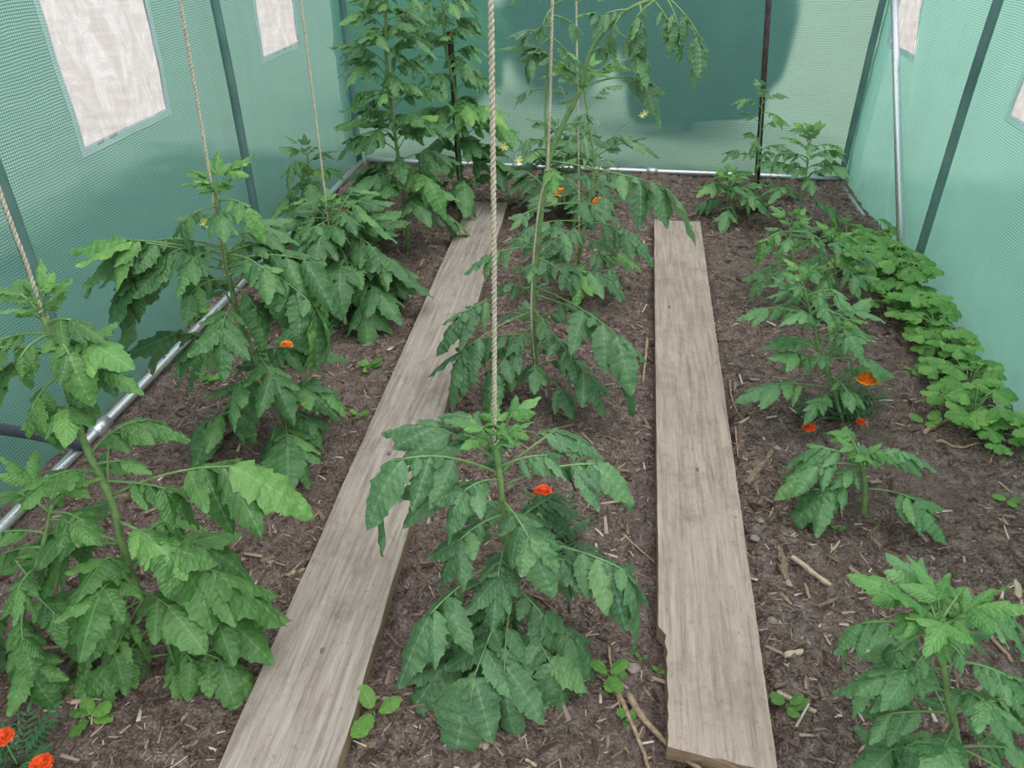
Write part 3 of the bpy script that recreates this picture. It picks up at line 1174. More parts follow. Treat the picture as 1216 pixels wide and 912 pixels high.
def tomato(label, stem_px, Y, leaves, kind='centre', fill=0, rad=.22, r0=.008, r1=.004, tips=4, seed=1, droop=.5, zlo=.12, dY=0.0, dense_low=1.0,
           tipsize=.10, tmat=None, size=1.0, lmax=.42, extra=None, pairs=3, fat=1.0, tilt=1.0):
    """stem_px: pixel points from the base up; base is on the soil, the rest in the plane Y (+dY at the top)
       leaves: (base px, tip px, drop[, opts])"""
    global RND
    RND = random.Random(seed)
    b = gy(stem_px[0][0], stem_px[0][1], Y)
    b = V((b.x, Y, 0))
    b.z = soil_z(b.x, b.y) - .005
    pts = [b]
    for i, (px, py) in enumerate(stem_px[1:]):
        pts.append(gy(px, py, Y + dY * (i + 1) / (len(stem_px) - 1)))
    root = empty('tomato_plant', b, label, 'tomato plant', 'tomato plants in the three rows')
    Q = stem_part(root, pts, r0, r1, M['stem'])
    zt = Q[-1].z
    for lf in leaves:
        (bx, by), (tx, ty), drop = lf[:3]
        op = lf[3] if len(lf) > 3 else {}
        q = near_on(Q, gy(bx, by, Y + dY * .5))
        # nearest stem point in the picture
        best, bd = q, 1e9
        for p in Q:
            d = p - EYEP
            z = d.dot(_f)
            e = (608 + FPX * d.dot(_r) / z - bx) ** 2 + (456 - FPX * d.dot(_u) / z - by) ** 2
            if e < bd:
                best, bd = p, e
        q = best
        if 'y' in op:
            T = gy(tx, ty, q.y + op['y'])
        else:
            T = gz(tx, ty, max(.02, q.z - drop))
            hd = V((T.x - q.x, T.y - q.y, 0))
            if hd.length > lmax or (q.z - drop) > 1.2:
                lo = q.y + max(-.3, min(.3, T.y - q.y)) * .6
                T = gy(tx, ty, lo)
        T.z = max(T.z, .012)
        compound_leaf(root, q, T, op.get('kind', kind), op.get('arch', .16), op.get('droop', droop), op.get('pairs', pairs), op.get('size', size), r0=.0034, bare=op.get('bare', .26), fat=op.get('fat', fat))
    # filling leaves round the stem
    az = RND.random() * 6
    for i in range(fill):
        az += 2.399
        t = (i + .5) / fill
        zz = zlo + (zt - zlo) * (t ** dense_low) * .95
        q = min(Q, key=lambda p: abs(p.z - zz))
        L = rad * (1.15 - .55 * t) * RND.uniform(.75, 1.15)
        dz = L * RND.uniform(-.5, .4) * tilt
        T = q + V((math.cos(az) * L, math.sin(az) * L, dz + .05 * t))
        T.z = max(T.z, .02)
        if T.x < XL + .1:
            T.x = XL + .1
        if T.x > XR - .08:
            T.x = XR - .08
        T.y = min(T.y, YB - .08)
        compound_leaf(root, q, T, kind if RND.random() > .12 else 'tip', RND.uniform(.08, .24), droop * RND.uniform(.25, 1.15), RND.choice((2, 3, 3, 4)) if pairs == 3 else pairs, size, fat=fat)
    # young growing tip
    for i in range(tips):
        a = i * 2.399 + seed
        e = RND.uniform(.5, 1.2)
        L = tipsize * RND.uniform(.7, 1.2)
        T = Q[-1] + V((math.cos(a) * L * math.cos(e), math.sin(a) * L * math.cos(e), L * math.sin(e)))
        compound_leaf(root, Q[-2], T, tmat or 'tip', .1, .15, 2, 1.05, r0=.0018)
    return root, Q


def truss(root, P0, P1, n, seed):
    rs = random.Random(seed)
    mid = (P0 + P1) / 2 + V((0, 0, .02))
    mb = MB()
    o = root.location
    path = smooth_path([P0, mid, P1], 5)
    mb.tube([p - o for p in path], .0013, 5)
    t = mb.build('flower_truss', M['stalk'], root)
    for i in range(n):
        p = path[-1 - i] + V((rs.uniform(-.02, .02), rs.uniform(-.02, .02), rs.uniform(-.02, .005)))
        b = MB().tube([path[-1 - i] - o, p - o], .0008, 4)
        for k in range(6):
            a = k * math.pi / 3 + rs.random() * .3
            d = V((math.cos(a) * .8, -.35, math.sin(a) * .8))
            b.blade(p - o, d, V((0, -1, 0)), .014, .005, .3, 3)
        b.blade(p - o, V((0, -1, -.5)), V((0, 0, 1)), .01, .005, 0, 2)
        b.build('flower', M['yellow'], t)


# ------------------------------------------------------------------ tomatoes, front to back
plants = {}
plants['C1'] = tomato(
    'big bushy tomato plant front centre between the planks, tied to the thickest string', [(613, 775), (610, 730), (604, 680), (600, 620), (594, 570), (588, 525)], 1.19, [
        ((592, 560), (392, 600), .04, {'arch': .30, 'droop': .75, 'size': 1.0}),
        ((590, 550), (455, 500), -.02, {'arch': .15, 'droop': .3}),
        ((596, 575), (778, 575), .03, {'arch': .25, 'droop': .6, 'bare': .4}),
        ((594, 560), (700, 495), -.03, {'arch': .15, 'droop': .3, 'bare': .45}),
        ((598, 590), (655, 700), .05, {'arch': .2, 'fat': 1.2}),
        ((600, 610), (515, 690), .06, {'arch': .2, 'fat': 1.1}),
        ((600, 640), (832, 750), .08, {'arch': .16, 'droop': 1.0, 'bare': .35, 'size': .85, 'pairs': 4}),
        ((602, 665), (452, 815), .10, {'arch': .16, 'droop': .8, 'bare': .35, 'size': .9}),
        ((608, 710), (600, 885), .12, {'arch': .12, 'fat': 1.0, 'droop': .35}),
        ((606, 700), (530, 905), .14, {'arch': .12, 'fat': 1.15}),
        ((608, 715), (690, 860), .14, {'arch': .12, 'fat': 1.2}),
        ((608, 720), (725, 800), .12, {'arch': .14, 'fat': 1.15}),
        ((606, 700), (480, 780), .12, {'arch': .14, 'fat': 1.15}),
        ((606, 690), (560, 790), .10, {'arch': .14, 'fat': 1.2}),
        ((606, 690), (670, 770), .10, {'arch': .14, 'fat': 1.2}),
        ((610, 730), (470, 850), .20, {'arch': .1, 'fat': 1.1}),
        ((610, 730), (565, 860), .2, {'arch': .1, 'fat': 1.1}),
        ((610, 740), (640, 860), .2, {'arch': .1, 'fat': 1.1}),
        ((603, 660), (700, 700), .08, {'arch': .15}),
        ((600, 640), (540, 640), .04, {'arch': .15}),
    ], 'centre', fill=12, rad=.25, r0=.009, r1=.006, tips=7, seed=11, zlo=.2, tipsize=.11, droop=.5, size=1.05)

plants['C2'] = tomato(
    'tall tomato plant in the centre row, its stem bending right at the top', [(638, 470), (634, 400), (634, 340), (641, 270), (650, 200), (668, 150), (690, 105)], 2.25, [
        ((650, 195), (888, 255), .0, {'y': -.05, 'arch': .05, 'droop': .8, 'bare': .38, 'size': .62, 'pairs': 3}),
        ((690, 105), (818, 130), .0, {'y': -.05, 'arch': .22, 'droop': .7, 'bare': .4, 'size': .8}),
        ((690, 105), (600, 25), .0, {'y': 0, 'arch': .05, 'droop': .4, 'bare': .45, 'size': .8}),
        ((688, 108), (760, 60), .0, {'y': .05, 'arch': .1, 'droop': .2, 'bare': .35, 'kind': 'tip', 'size': .8}),
        ((645, 250), (750, 262), .0, {'y': -.05, 'arch': .12, 'droop': .35, 'bare': .4, 'size': .8}),
        ((640, 290), (545, 320), .0, {'y': -.1, 'arch': .1, 'droop': .5, 'bare': .4}),
        ((634, 340), (500, 420), .0, {'y': -.22, 'arch': .12, 'droop': .35, 'size': .78, 'bare': .4}),
        ((634, 370), (493, 478), .0, {'y': -.28, 'arch': .12, 'droop': .35, 'size': .78, 'bare': .4}),
        ((634, 390), (560, 500), .0, {'y': -.28, 'arch': .14, 'size': .8}),
        ((634, 340), (800, 480), .0, {'y': -.28, 'arch': .12, 'droop': .35, 'size': .78, 'bare': .3}),
        ((634, 350), (750, 420), .0, {'y': -.1, 'arch': .14, 'droop': .35, 'size': .78}),
        ((636, 400), (735, 500), .0, {'y': -.2, 'arch': .14, 'droop': .35, 'size': .78}),
        ((636, 380), (700, 460), .0, {'y': -.2, 'arch': .14, 'droop': .35, 'size': .78}),
        ((638, 330), (760, 340), .0, {'y': -.05, 'arch': .14, 'droop': .35, 'size': .78}),
        ((640, 300), (690, 350), .0, {'y': -.1, 'arch': .14, 'droop': .35, 'size': .78}),
        ((636, 400), (540, 420), .0, {'y': -.1, 'arch': .14, 'droop': .35, 'size': .78}),
    ], 'centre', fill=32, rad=.2, r0=.010, r1=.007, tips=3, seed=23, zlo=.1, dense_low=1.6, tipsize=.14, droop=.4, size=.85)
root, Q = plants['C2']
# the side shoot that arches over to the right out of the fork
Pa = gy(690, 105, 2.25)
Qs = stem_part(root, [Pa, gy(705, 55, 2.25), gy(745, 12, 2.22), gy(790, -5, 2.2)], .006, .004, None, 'side_shoot')
for (bx, by), (tx, ty) in (((745, 12), (700, 30)), ((770, 0), (800, 50)), ((720, 35), (775, 95)), ((715, 40), (690, 10)), ((780, -2), (740, 50)), ((760, 5), (762, 75)), ((790, -5), (845, 90)), ((790, -5), (812, 70)), ((735, 20), (722, 60)), ((700, 70), (735, 60))):
    compound_leaf(root, near_on(Qs, gy(bx, by, 2.2)), gy(tx, ty, 2.16), 'centre', .12, .6, 2, 1.1, bare=.3)
Qs = stem_part(root, [gy(650, 200, 2.25), gy(648, 120, 2.25), gy(655, 30, 2.25), gy(660, -30, 2.25)], .004, .003, None, 'side_shoot')
for (bx, by), (tx, ty) in (((655, 30), (610, 60)), ((655, 10), (720, -10)), ((652, 50), (690, 90)), ((655, 0), (600, -5)), ((653, 40), (615, 95)), ((655, 15), (700, 45)), ((652, 50), (600, 40)), ((650, 100), (605, 120)), ((655, 5), (640, 50))):
    compound_leaf(root, near_on(Qs, gy(bx, by, 2.25)), gy(tx, ty, 2.2), 'centre', .12, .4, 2, .9, bare=.3)
truss(root, gy(650, 195, 2.25), gy(590, 168, 2.2), 1, 2)
truss(root, gy(652, 190, 2.25), gy(620, 186, 2.2), 1, 3)

plants['C3'] = tomato(
    'slim tomato plant with a yellow flower truss, behind the bent one', [(684, 330), (690, 290), (700, 240), (706, 195), (700, 150), (692, 90)], 3.15, [
        ((705, 190), (785, 165), .0, {'y': -.05, 'arch': .12, 'droop': .2, 'fat': 1.2, 'pairs': 2}),
        ((700, 210), (775, 215), .0, {'y': -.1, 'arch': .12, 'droop': .5}),
        ((695, 260), (590, 290), .0, {'y': -.2, 'arch': .12, 'droop': .4}),
        ((695, 260), (790, 300), .0, {'y': -.2, 'arch': .12, 'droop': .6}),
        ((690, 290), (610, 330), .0, {'y': -.25, 'arch': .12, 'droop': .4}),
        ((690, 290), (750, 350), .0, {'y': -.25, 'arch': .12, 'droop': .4}),
    ], 'centre', fill=18, rad=.27, r0=.009, r1=.004, tips=3, seed=5, zlo=.1, dense_low=1.4, droop=.4, size=.85)
truss(plants['C3'][0], gy(706, 185, 3.15), gy(770, 130, 3.1), 2, 8)

plants['C4'] = tomato(
    'low bushy tomato plant at the far end of the centre row', [(672, 248), (670, 225), (668, 195), (664, 160)], 4.15, [],
    'centre', fill=26, rad=.34, r0=.008, r1=.004, tips=4, seed=15, zlo=.1, droop=.45, tmat='centre')

plants['L1'] = tomato(
    'large leggy tomato plant front left, tied to the leftmost string', [(215, 800), (190, 745), (160, 695), (145, 645), (130, 590), (102, 530), (75, 440), (52, 375)], 1.06, [
        ((130, 590), (392, 575), .0, {'y': .02, 'arch': .12, 'droop': .9, 'bare': .38, 'pairs': 3, 'size': .8}),
        ((140, 620), (255, 700), .0, {'y': -.05, 'arch': .22, 'fat': 1.25}),
        ((150, 670), (340, 720), .0, {'y': .0, 'arch': .2, 'droop': .6, 'fat': 1.2}),
        ((165, 710), (325, 770), .0, {'y': -.05, 'arch': .2, 'droop': .6, 'fat': 1.1}),
        ((200, 765), (322, 818), .0, {'y': -.06, 'arch': .2, 'droop': .3, 'fat': 1.1}),
        ((145, 645), (20, 700), .0, {'y': -.05, 'arch': .15, 'fat': 1.3}),
        ((150, 670), (50, 760), .0, {'y': -.1, 'arch': .15, 'fat': 1.2}),
        ((170, 715), (140, 850), .0, {'y': -.12, 'arch': .15, 'fat': 1.1}),
        ((185, 740), (160, 900), .0, {'y': -.12, 'arch': .12, 'fat': 1.25}),
        ((190, 745), (70, 830), .0, {'y': -.1, 'arch': .15, 'fat': 1.1}),
        ((200, 765), (235, 860), .0, {'y': -.12, 'arch': .12, 'fat': 1.1}),
        ((160, 700), (240, 760), .0, {'y': -.12, 'arch': .2, 'fat': 1.2}),
        ((150, 670), (95, 690), .0, {'y': -.14, 'arch': .2, 'fat': 1.3}),
        ((170, 715), (100, 780), .0, {'y': -.14, 'arch': .2, 'fat': 1.2}),
        ((190, 745), (260, 830), .0, {'y': -.1, 'arch': .2, 'fat': 1.2}),
        ((150, 670), (300, 660), .0, {'y': .05, 'arch': .2, 'fat': 1.1}),
        ((205, 780), (90, 905), .0, {'y': -.15, 'arch': .12}),
        ((120, 570), (250, 600), .0, {'y': .05, 'arch': .15, 'droop': .4}),
        ((110, 550), (172, 548), .0, {'y': 0, 'arch': .1, 'pairs': 1, 'bare': .2}),
        ((80, 460), (165, 450), .0, {'y': 0, 'arch': .2, 'droop': .6}),
        ((70, 430), (150, 420), .0, {'y': -.05, 'arch': .2, 'droop': .6, 'kind': 'tip'}),
        ((70, 420), (-20, 480), .0, {'y': -.05, 'arch': .2, 'droop': .4, 'fat': 1.2}),
        ((60, 400), (-30, 430), .0, {'y': -.05, 'arch': .2, 'droop': .4}),
        ((55, 390), (-10, 330), .0, {'y': 0, 'arch': .2, 'droop': .2, 'fat': 1.2}),
        ((52, 385), (120, 395), .0, {'y': -.03, 'arch': .2, 'droop': .4}),
        ((64, 400), (100, 470), .0, {'y': -.1, 'arch': .25, 'droop': .4, 'fat': 1.2}),
        ((60, 395), (20, 460), .0, {'y': -.08, 'arch': .25, 'droop': .5, 'fat': 1.2}),
        ((75, 440), (45, 540), .0, {'y': -.08, 'arch': .25, 'droop': .5, 'fat': 1.2}),
        ((85, 480), (20, 500), .0, {'y': -.05, 'arch': .2, 'droop': .4}),
        ((75, 450), (110, 500), .0, {'y': -.05, 'arch': .2, 'droop': .4}),
    ], 'left', fill=14, rad=.24, r0=.009, r1=.006, tips=4, seed=31, zlo=.05, droop=.5, fat=1.1, size=1.05)

plants['L0'] = tomato(
    'tomato plant cut off by the left edge of the picture', [(5, 800), (18, 755), (35, 700), (50, 650), (62, 600)], 1.0, [
        ((60, 605), (-10, 575), .0, {'y': 0, 'arch': .2, 'droop': .4}),
        ((60, 605), (120, 640), .0, {'y': -.04, 'arch': .2, 'droop': .4}),
        ((50, 650), (-20, 680), .0, {'y': -.04, 'arch': .2, 'droop': .4}),
        ((35, 700), (95, 760), .0, {'y': -.06, 'arch': .2, 'droop': .4, 'fat': 1.2}),
        ((30, 720), (-20, 800), .0, {'y': -.06, 'arch': .2, 'droop': .4, 'fat': 1.2}),
        ((18, 755), (95, 880), .0, {'y': -.1, 'arch': .2, 'droop': .4, 'fat': 1.2}),
        ((14, 770), (-15, 890), .0, {'y': -.12, 'arch': .2, 'droop': .4, 'fat': 1.2}),
        ((30, 715), (40, 800), .0, {'y': -.12, 'arch': .2, 'droop': .4, 'fat': 1.2}),
        ((18, 755), (50, 870), .0, {'y': -.08, 'arch': .2, 'droop': .4, 'fat': 1.2}),
    ], 'left', fill=9, rad=.2, r0=.007, r1=.004, tips=2, seed=32, zlo=.08, droop=.5, size=1.05)

plants['L2'] = tomato(
    'broad tomato plant behind the front left one, second in the left row', [(348, 520), (325, 470), (300, 420), (282, 370), (270, 320), (262, 270), (258, 232)], 1.86, [
        ((260, 245), (205, 300), .0, {'y': -.08, 'arch': .25, 'droop': .5, 'size': .9}),
        ((260, 240), (318, 275), .0, {'y': -.05, 'arch': .25, 'droop': .5, 'kind': 'tip'}),
        ((268, 310), (75, 300), .0, {'y': -.05, 'arch': .14, 'droop': .6, 'bare': .4, 'fat': 1.15}),
        ((270, 320), (120, 400), .0, {'y': -.08, 'arch': .3, 'droop': .9, 'bare': .35, 'fat': 1.2}),
        ((272, 330), (212, 385), .0, {'y': -.12, 'arch': .28, 'droop': .7, 'fat': 1.2}),
        ((275, 340), (320, 410), .0, {'y': -.1, 'arch': .28, 'droop': .7, 'fat': 1.2}),
        ((268, 310), (430, 345), .0, {'y': .05, 'arch': .2, 'droop': .6, 'bare': .3}),
        ((270, 310), (400, 445), .0, {'y': -.02, 'arch': .34, 'droop': .8, 'fat': 1.15}),
        ((268, 300), (66, 290), .0, {'y': -.12, 'arch': .08, 'droop': .3, 'bare': .5, 'kind': 'tip', 'size': .8}),
        ((266, 290), (140, 330), .0, {'y': .1, 'arch': .2, 'droop': .5, 'bare': .2}),
        ((266, 290), (170, 340), .0, {'y': -.1, 'arch': .25, 'droop': .5, 'bare': .2, 'fat': 1.2}),
        ((268, 300), (360, 300), .0, {'y': .1, 'arch': .2, 'droop': .5, 'bare': .2}),
        ((268, 300), (355, 375), .0, {'y': -.1, 'arch': .3, 'droop': .5, 'bare': .3, 'fat': 1.2}),
        ((290, 395), (205, 425), .0, {'y': -.05, 'arch': .18, 'droop': .5, 'fat': 1.1}),
        ((300, 420), (160, 400), .0, {'y': .05, 'arch': .15, 'droop': .4}),
        ((310, 440), (285, 530), .0, {'y': -.12, 'arch': .2, 'droop': .5, 'fat': 1.2}),
        ((320, 460), (412, 475), .0, {'y': 0, 'arch': .15, 'droop': .4}),
        ((330, 480), (395, 520), .0, {'y': -.05, 'arch': .15, 'droop': .5}),
        ((335, 490), (325, 600), .0, {'y': -.15, 'arch': .2, 'droop': .5}),
        ((335, 490), (240, 490), .0, {'y': 0, 'arch': .15, 'droop': .5}),
        ((300, 420), (380, 420), .0, {'y': 0, 'arch': .15, 'droop': .5}),
        ((270, 310), (340, 250), .0, {'y': .2, 'arch': .15, 'droop': .4}),
        ((275, 330), (380, 290), .0, {'y': .15, 'arch': .15, 'droop': .4}),
    ], 'far', fill=22, rad=.28, r0=.009, r1=.006, tips=6, seed=33, zlo=.08, droop=.55, size=1.05, tipsize=.14)
truss(plants['L2'][0], gy(262, 262, 1.86), gy(246, 262, 1.8), 2, 18)

plants['L3'] = tomato(
    'low dense tomato plant third in the left row, right of the small window', [(412, 335), (405, 310), (398, 280), (392, 250)], 2.85, [
        ((398, 280), (470, 330), .0, {'y': -.15, 'arch': .25, 'droop': .7}),
        ((396, 270), (330, 300), .0, {'y': -.1, 'arch': .2, 'droop': .6}),
        ((400, 290), (420, 360), .0, {'y': -.25, 'arch': .25, 'droop': .6}),
    ], 'far', fill=46, rad=.36, r0=.009, r1=.005, tips=6, seed=34, zlo=.08, droop=.5, size=.95)

plants['L3b'] = tomato(
    'tomato plant with hanging leaves against the left sheeting beside the second hoop', [(372, 285), (368, 250), (366, 210), (365, 180)], 3.55, [],
    'far', fill=13, rad=.28, r0=.008, r1=.005, tips=3, seed=35, zlo=.15, droop=.8, size=1.1, tmat='far')

plants['L4'] = tomato(
    'very tall dense tomato plant in the far left corner, tied to the third string', [(484, 290), (482, 250), (472, 180), (462, 110), (458, 60), (460, -10), (462, -50)], 3.5, [],
    'far', fill=60, rad=.30, r0=.010, r1=.006, tips=3, seed=36, zlo=.12, droop=.6, size=1.0, tmat='far', dense_low=.9)

plants['L5'] = tomato(
    'tall tomato plant growing up the rust-topped stake in the far left corner', [(548, 235), (545, 190), (542, 120), (530, 60), (525, 0), (522, -40)], 4.15, [],
    'far', fill=52, rad=.34, r0=.010, r1=.006, tips=3, seed=37, zlo=.1, droop=.6, size=1.0, tmat='far')

plants['R1'] = tomato(
    'bushy tomato plant in the bottom right corner', [(1150, 965), (1140, 900), (1125, 820), (1112, 745)], .93, [
        ((1112, 745), (972, 765), .0, {'y': .05, 'arch': .2, 'droop': .6, 'bare': .35}),
        ((1112, 745), (1085, 690), .0, {'y': .06, 'arch': .2, 'droop': .4, 'kind': 'tip', 'fat': 1.2}),
        ((1112, 745), (1150, 690), .0, {'y': .08, 'arch': .2, 'droop': .4, 'kind': 'tip', 'fat': 1.2}),
        ((1112, 745), (1040, 800), .0, {'y': -.02, 'arch': .25, 'droop': .6, 'kind': 'right', 'fat': 1.2}),
        ((1115, 760), (1150, 800), .0, {'y': -.05, 'arch': .25, 'droop': .6, 'kind': 'right', 'fat': 1.2}),
        ((1114, 750), (1235, 745), .0, {'y': .06, 'arch': .2, 'droop': .6, 'bare': .4}),
        ((1112, 748), (1060, 745), .0, {'y': -.03, 'arch': .25, 'droop': .5, 'kind': 'tip', 'fat': 1.2}),
        ((1112, 748), (1120, 790), .0, {'y': -.06, 'arch': .3, 'droop': .5, 'kind': 'tip', 'fat': 1.2}),
        ((1114, 752), (1075, 815), .0, {'y': -.04, 'arch': .25, 'droop': .6, 'fat': 1.2}),
        ((1114, 752), (1175, 770), .0, {'y': 0, 'arch': .25, 'droop': .6, 'fat': 1.2}),
        ((1125, 820), (985, 810), .0, {'y': .05, 'arch': .14, 'droop': .5, 'bare': .3}),
        ((1130, 850), (1000, 865), .0, {'y': 0, 'arch': .2, 'droop': .5}),
        ((1135, 880), (1040, 915), .0, {'y': -.02, 'arch': .2, 'droop': .5, 'fat': 1.2}),
        ((1130, 850), (1235, 830), .0, {'y': .03, 'arch': .2, 'droop': .5}),
        ((1138, 890), (1240, 900), .0, {'y': -.02, 'arch': .2, 'droop': .5}),
    ], 'right', fill=12, rad=.22, r0=.007, r1=.006, tips=6, seed=41, zlo=.1, droop=.5, tipsize=.12, size=1.0)

plants['R2'] = tomato(
    'small tomato plant with a short thick stem in the right bed, second from the front', [(1030, 602), (1027, 575), (1022, 545)], 1.81, [
        ((1025, 555), (928, 575), .0, {'y': -.06, 'arch': .2, 'droop': .5, 'bare': .3}),
        ((1024, 550), (935, 535), .0, {'y': .03, 'arch': .2, 'droop': .4, 'bare': .35}),
        ((1027, 575), (940, 610), .0, {'y': -.1, 'arch': .2, 'droop': .5}),
        ((1028, 580), (1125, 628), .0, {'y': -.12, 'arch': .2, 'droop': .5, 'bare': .4}),
        ((1024, 550), (1108, 545), .0, {'y': -.02, 'arch': .25, 'droop': .6, 'bare': .35}),
        ((1022, 545), (990, 500), .0, {'y': .1, 'arch': .2, 'droop': .3, 'kind': 'tip'}),
        ((1022, 545), (1060, 540), .0, {'y': -.04, 'arch': .2, 'droop': .3, 'kind': 'tip'}),
    ], 'right', fill=3, rad=.16, r0=.009, r1=.006, tips=4, seed=42, tipsize=.08, size=1.25, zlo=.1)

plants['R3'] = tomato(
    'tomato plant with several thin stems in the right bed, third from the front', [(1000, 505), (992, 470), (975, 420), (962, 370), (952, 335)], 2.25, [
        ((990, 460), (862, 468), .0, {'y': -.08, 'arch': .14, 'droop': .3, 'bare': .35}),
        ((975, 420), (900, 410), .0, {'y': -.05, 'arch': .2, 'droop': .4}),
        ((965, 380), (868, 372), .0, {'y': .0, 'arch': .12, 'droop': .3, 'size': .8}),
        ((970, 400), (1045, 395), .0, {'y': -.0, 'arch': .2, 'droop': .4}),
        ((990, 460), (1035, 482), .0, {'y': -.1, 'arch': .2, 'droop': .4}),
        ((980, 430), (1040, 340), .0, {'y': .25, 'arch': .1, 'droop': .3}),
        ((962, 370), (905, 345), .0, {'y': .05, 'arch': .2, 'droop': .4}),
        ((958, 350), (1010, 350), .0, {'y': .0, 'arch': .2, 'droop': .4}),
    ], 'right', fill=22, rad=.22, r0=.006, r1=.004, tips=5, seed=43, zlo=.12, droop=.3, size=.78, pairs=3)
Qr = stem_part(plants['R3'][0], [gy(1000, 500, 2.27), gy(1008, 460, 2.25), gy(1012, 425, 2.23)], .005, .003, None, 'side_shoot')
Qr = stem_part(plants['R3'][0], [gy(1000, 500, 2.27), gy(985, 440, 2.28), gy(960, 400, 2.3)], .005, .003, None, 'side_shoot')

plants['R4'] = tomato(
    'young tomato plant with a drooping top in the right bed, fourth from the front', [(946, 365), (944, 330), (940, 300), (938, 270)], 3.1, [
        ((938, 275), (890, 320), .0, {'y': -.1, 'arch': .35, 'droop': .6, 'kind': 'tip'}),
        ((938, 275), (985, 310), .0, {'y': -.05, 'arch': .3, 'droop': .5}),
        ((942, 310), (878, 350), .0, {'y': -.1, 'arch': .2, 'droop': .4}),
    ], 'right', fill=12, rad=.24, r0=.006, r1=.005, tips=4, seed=44, zlo=.1, droop=.4, size=.82)
plants['R4b'] = tomato(
    'small tomato plant between the drooping one and the upper strawberry plants', [(995, 345), (992, 310), (990, 285)], 3.2, [],
    'right', fill=12, rad=.24, r0=.006, r1=.004, tips=3, seed=48, zlo=.08, droop=.4, size=.8)
plants['R5'] = tomato(
    'spreading tomato plant in front of the back right corner', [(943, 285), (950, 240), (958, 200), (962, 165)], 3.95, [
        ((960, 190), (1015, 190), .0, {'y': 0, 'arch': .25, 'droop': .5, 'bare': .35}),
        ((960, 190), (900, 200), .0, {'y': 0, 'arch': .25, 'droop': .5, 'bare': .3}),
    ], 'right', fill=17, rad=.27, r0=.007, r1=.004, tips=5, seed=45, zlo=.15, droop=.4, size=.75, dense_low=.8)
plants['R6'] = tomato(
    'thin yellow-green tomato plant climbing the dark stake by the back sheeting', [(896, 230), (900, 190), (904, 140), (906, 110)], 4.5, [
        ((904, 130), (865, 120), .0, {'y': 0, 'arch': .2, 'droop': .4}),
        ((904, 125), (940, 110), .0, {'y': 0, 'arch': .2, 'droop': .4}),
    ], 'right', fill=13, rad=.26, r0=.006, r1=.003, tips=2, seed=46, zlo=.1, droop=.4, size=.8, tmat='right', dense_low=1.5)
plants['R7'] = tomato(
    'low tomato plant on the soil left of the dark stake', [(870, 262), (868, 240), (866, 215)], 4.2, [],
    'right', fill=14, rad=.28, r0=.006, r1=.003, tips=3, seed=47, zlo=.06, droop=.4, size=.9)

# ------------------------------------------------------------------ strings and stakes


def twine(px0, px1, Y, purlin, label, r=.0032, loops=True):
    """px0: lower end at the plant, px1: a higher point in the picture; goes on up to the purlin"""
    a, b = gy(px0[0], px0[1], Y), gy(px1[0], px1[1], Y)
    d = (b - a).normalized()
    hi = b + d * max(0, (1.75 - b.z) / max(.3, d.z))
    top = V((purlin[0], hi.y, purlin[1] - .012))
    path = smooth_path([a, a.lerp(b, .5) + V((.002, 0, 0)), b, hi, top], 4)
    o = a.copy()
    L = sum((path[i + 1] - path[i]).length for i in range(len(path) - 1))
    # resample
    res, step = [], .0032
    for i in range(len(path) - 1):
        n = max(1, int((path[i + 1] - path[i]).length / step))
        res += [path[i].lerp(path[i + 1], k / n) for k in range(n)]
    root = empty('string', o, label, 'string', 'strings holding up the tomatoes')
    mb = MB()
    s = 0
    for ph in (0, math.pi):
        pts = []
        for i, p in enumerate(res):
            w = i * step * 2 * math.pi / .019 + ph
            pts.append(p - o + V((math.cos(w), math.sin(w), 0)) * r * (.42 + .12 * noise.noise(p * 60)))
        mb.tube(pts, r * .66, 5)
    mb.build('strand', M['twine'], root)
    rs = random.Random(int(px0[0]))
    fz = MB()
    for i in range(int(L / .006)):
        p = rs.choice(res) - o
        dd = V((rs.uniform(-1, 1), rs.uniform(-1, 1), rs.uniform(-1.2, 1.2))).normalized()
        fz.tube([p, p + dd * rs.uniform(.004, .013)], [.0003, .0001], 3, False)
    tag(fz.build('fibre', M['twine'], root), kind='stuff')
    kn = MB()
    for i in range(9):
        w = i * .7
        kn.tube([V((math.cos(w) * r * 1.6, math.sin(w) * r * 1.6, -.004 + i * .002)), V((math.cos(w + .8) * r * 1.6, math.sin(w + .8) * r * 1.6, -.002 + i * .002))], r * .6, 5)
    kn.build('tied_loop', M['twine'], root)


PL, PC = (-1.05, 2.03), (-.14, 2.12)
twine((52, 375), (0, 228), 1.06, PL, 'frayed twine at the far left edge tied to the front left tomato', .0036)
twine((268, 330), (214, 0), 1.86, PL, 'twine hanging just right of the large left window to the broad tomato', .0045)
twine((394, 300), (357, 0), 2.85, PL, 'twine hanging in front of the small left window', .0045)
twine((480, 280), (455, 0), 3.5, PL, 'thin twine half hidden in the very tall tomato in the far left', .004)
twine((587, 530), (583, 0), 1.19, PC, 'thickest hairy twine, hanging in the middle to the front centre tomato', .0048)
twine((639, 470), (633, 300), 2.2, PC, 'short lower twine alongside the stem of the bending tomato', .0035) if False else None
twine((650, 205), (656, 0), 2.2, PC, 'twine just right of the thickest one, tied to the bending tomato', .0042)
twine((688, 320), (684, 0), 3.15, PC, 'thin twine behind, tied to the slim tomato with the flower truss', .0042)
# the twine wound down the bent plant's stem
rt = plants['C2'][0]
Qc = [gy(650, 205, 2.19), gy(641, 240, 2.2), gy(634, 300, 2.2), gy(631, 380, 2.2), gy(639, 465, 2.22)]
MB().tube([q - rt.location for q in smooth_path(Qc, 6)], .0035, 6).build('tied_twine', M['twine'], rt)

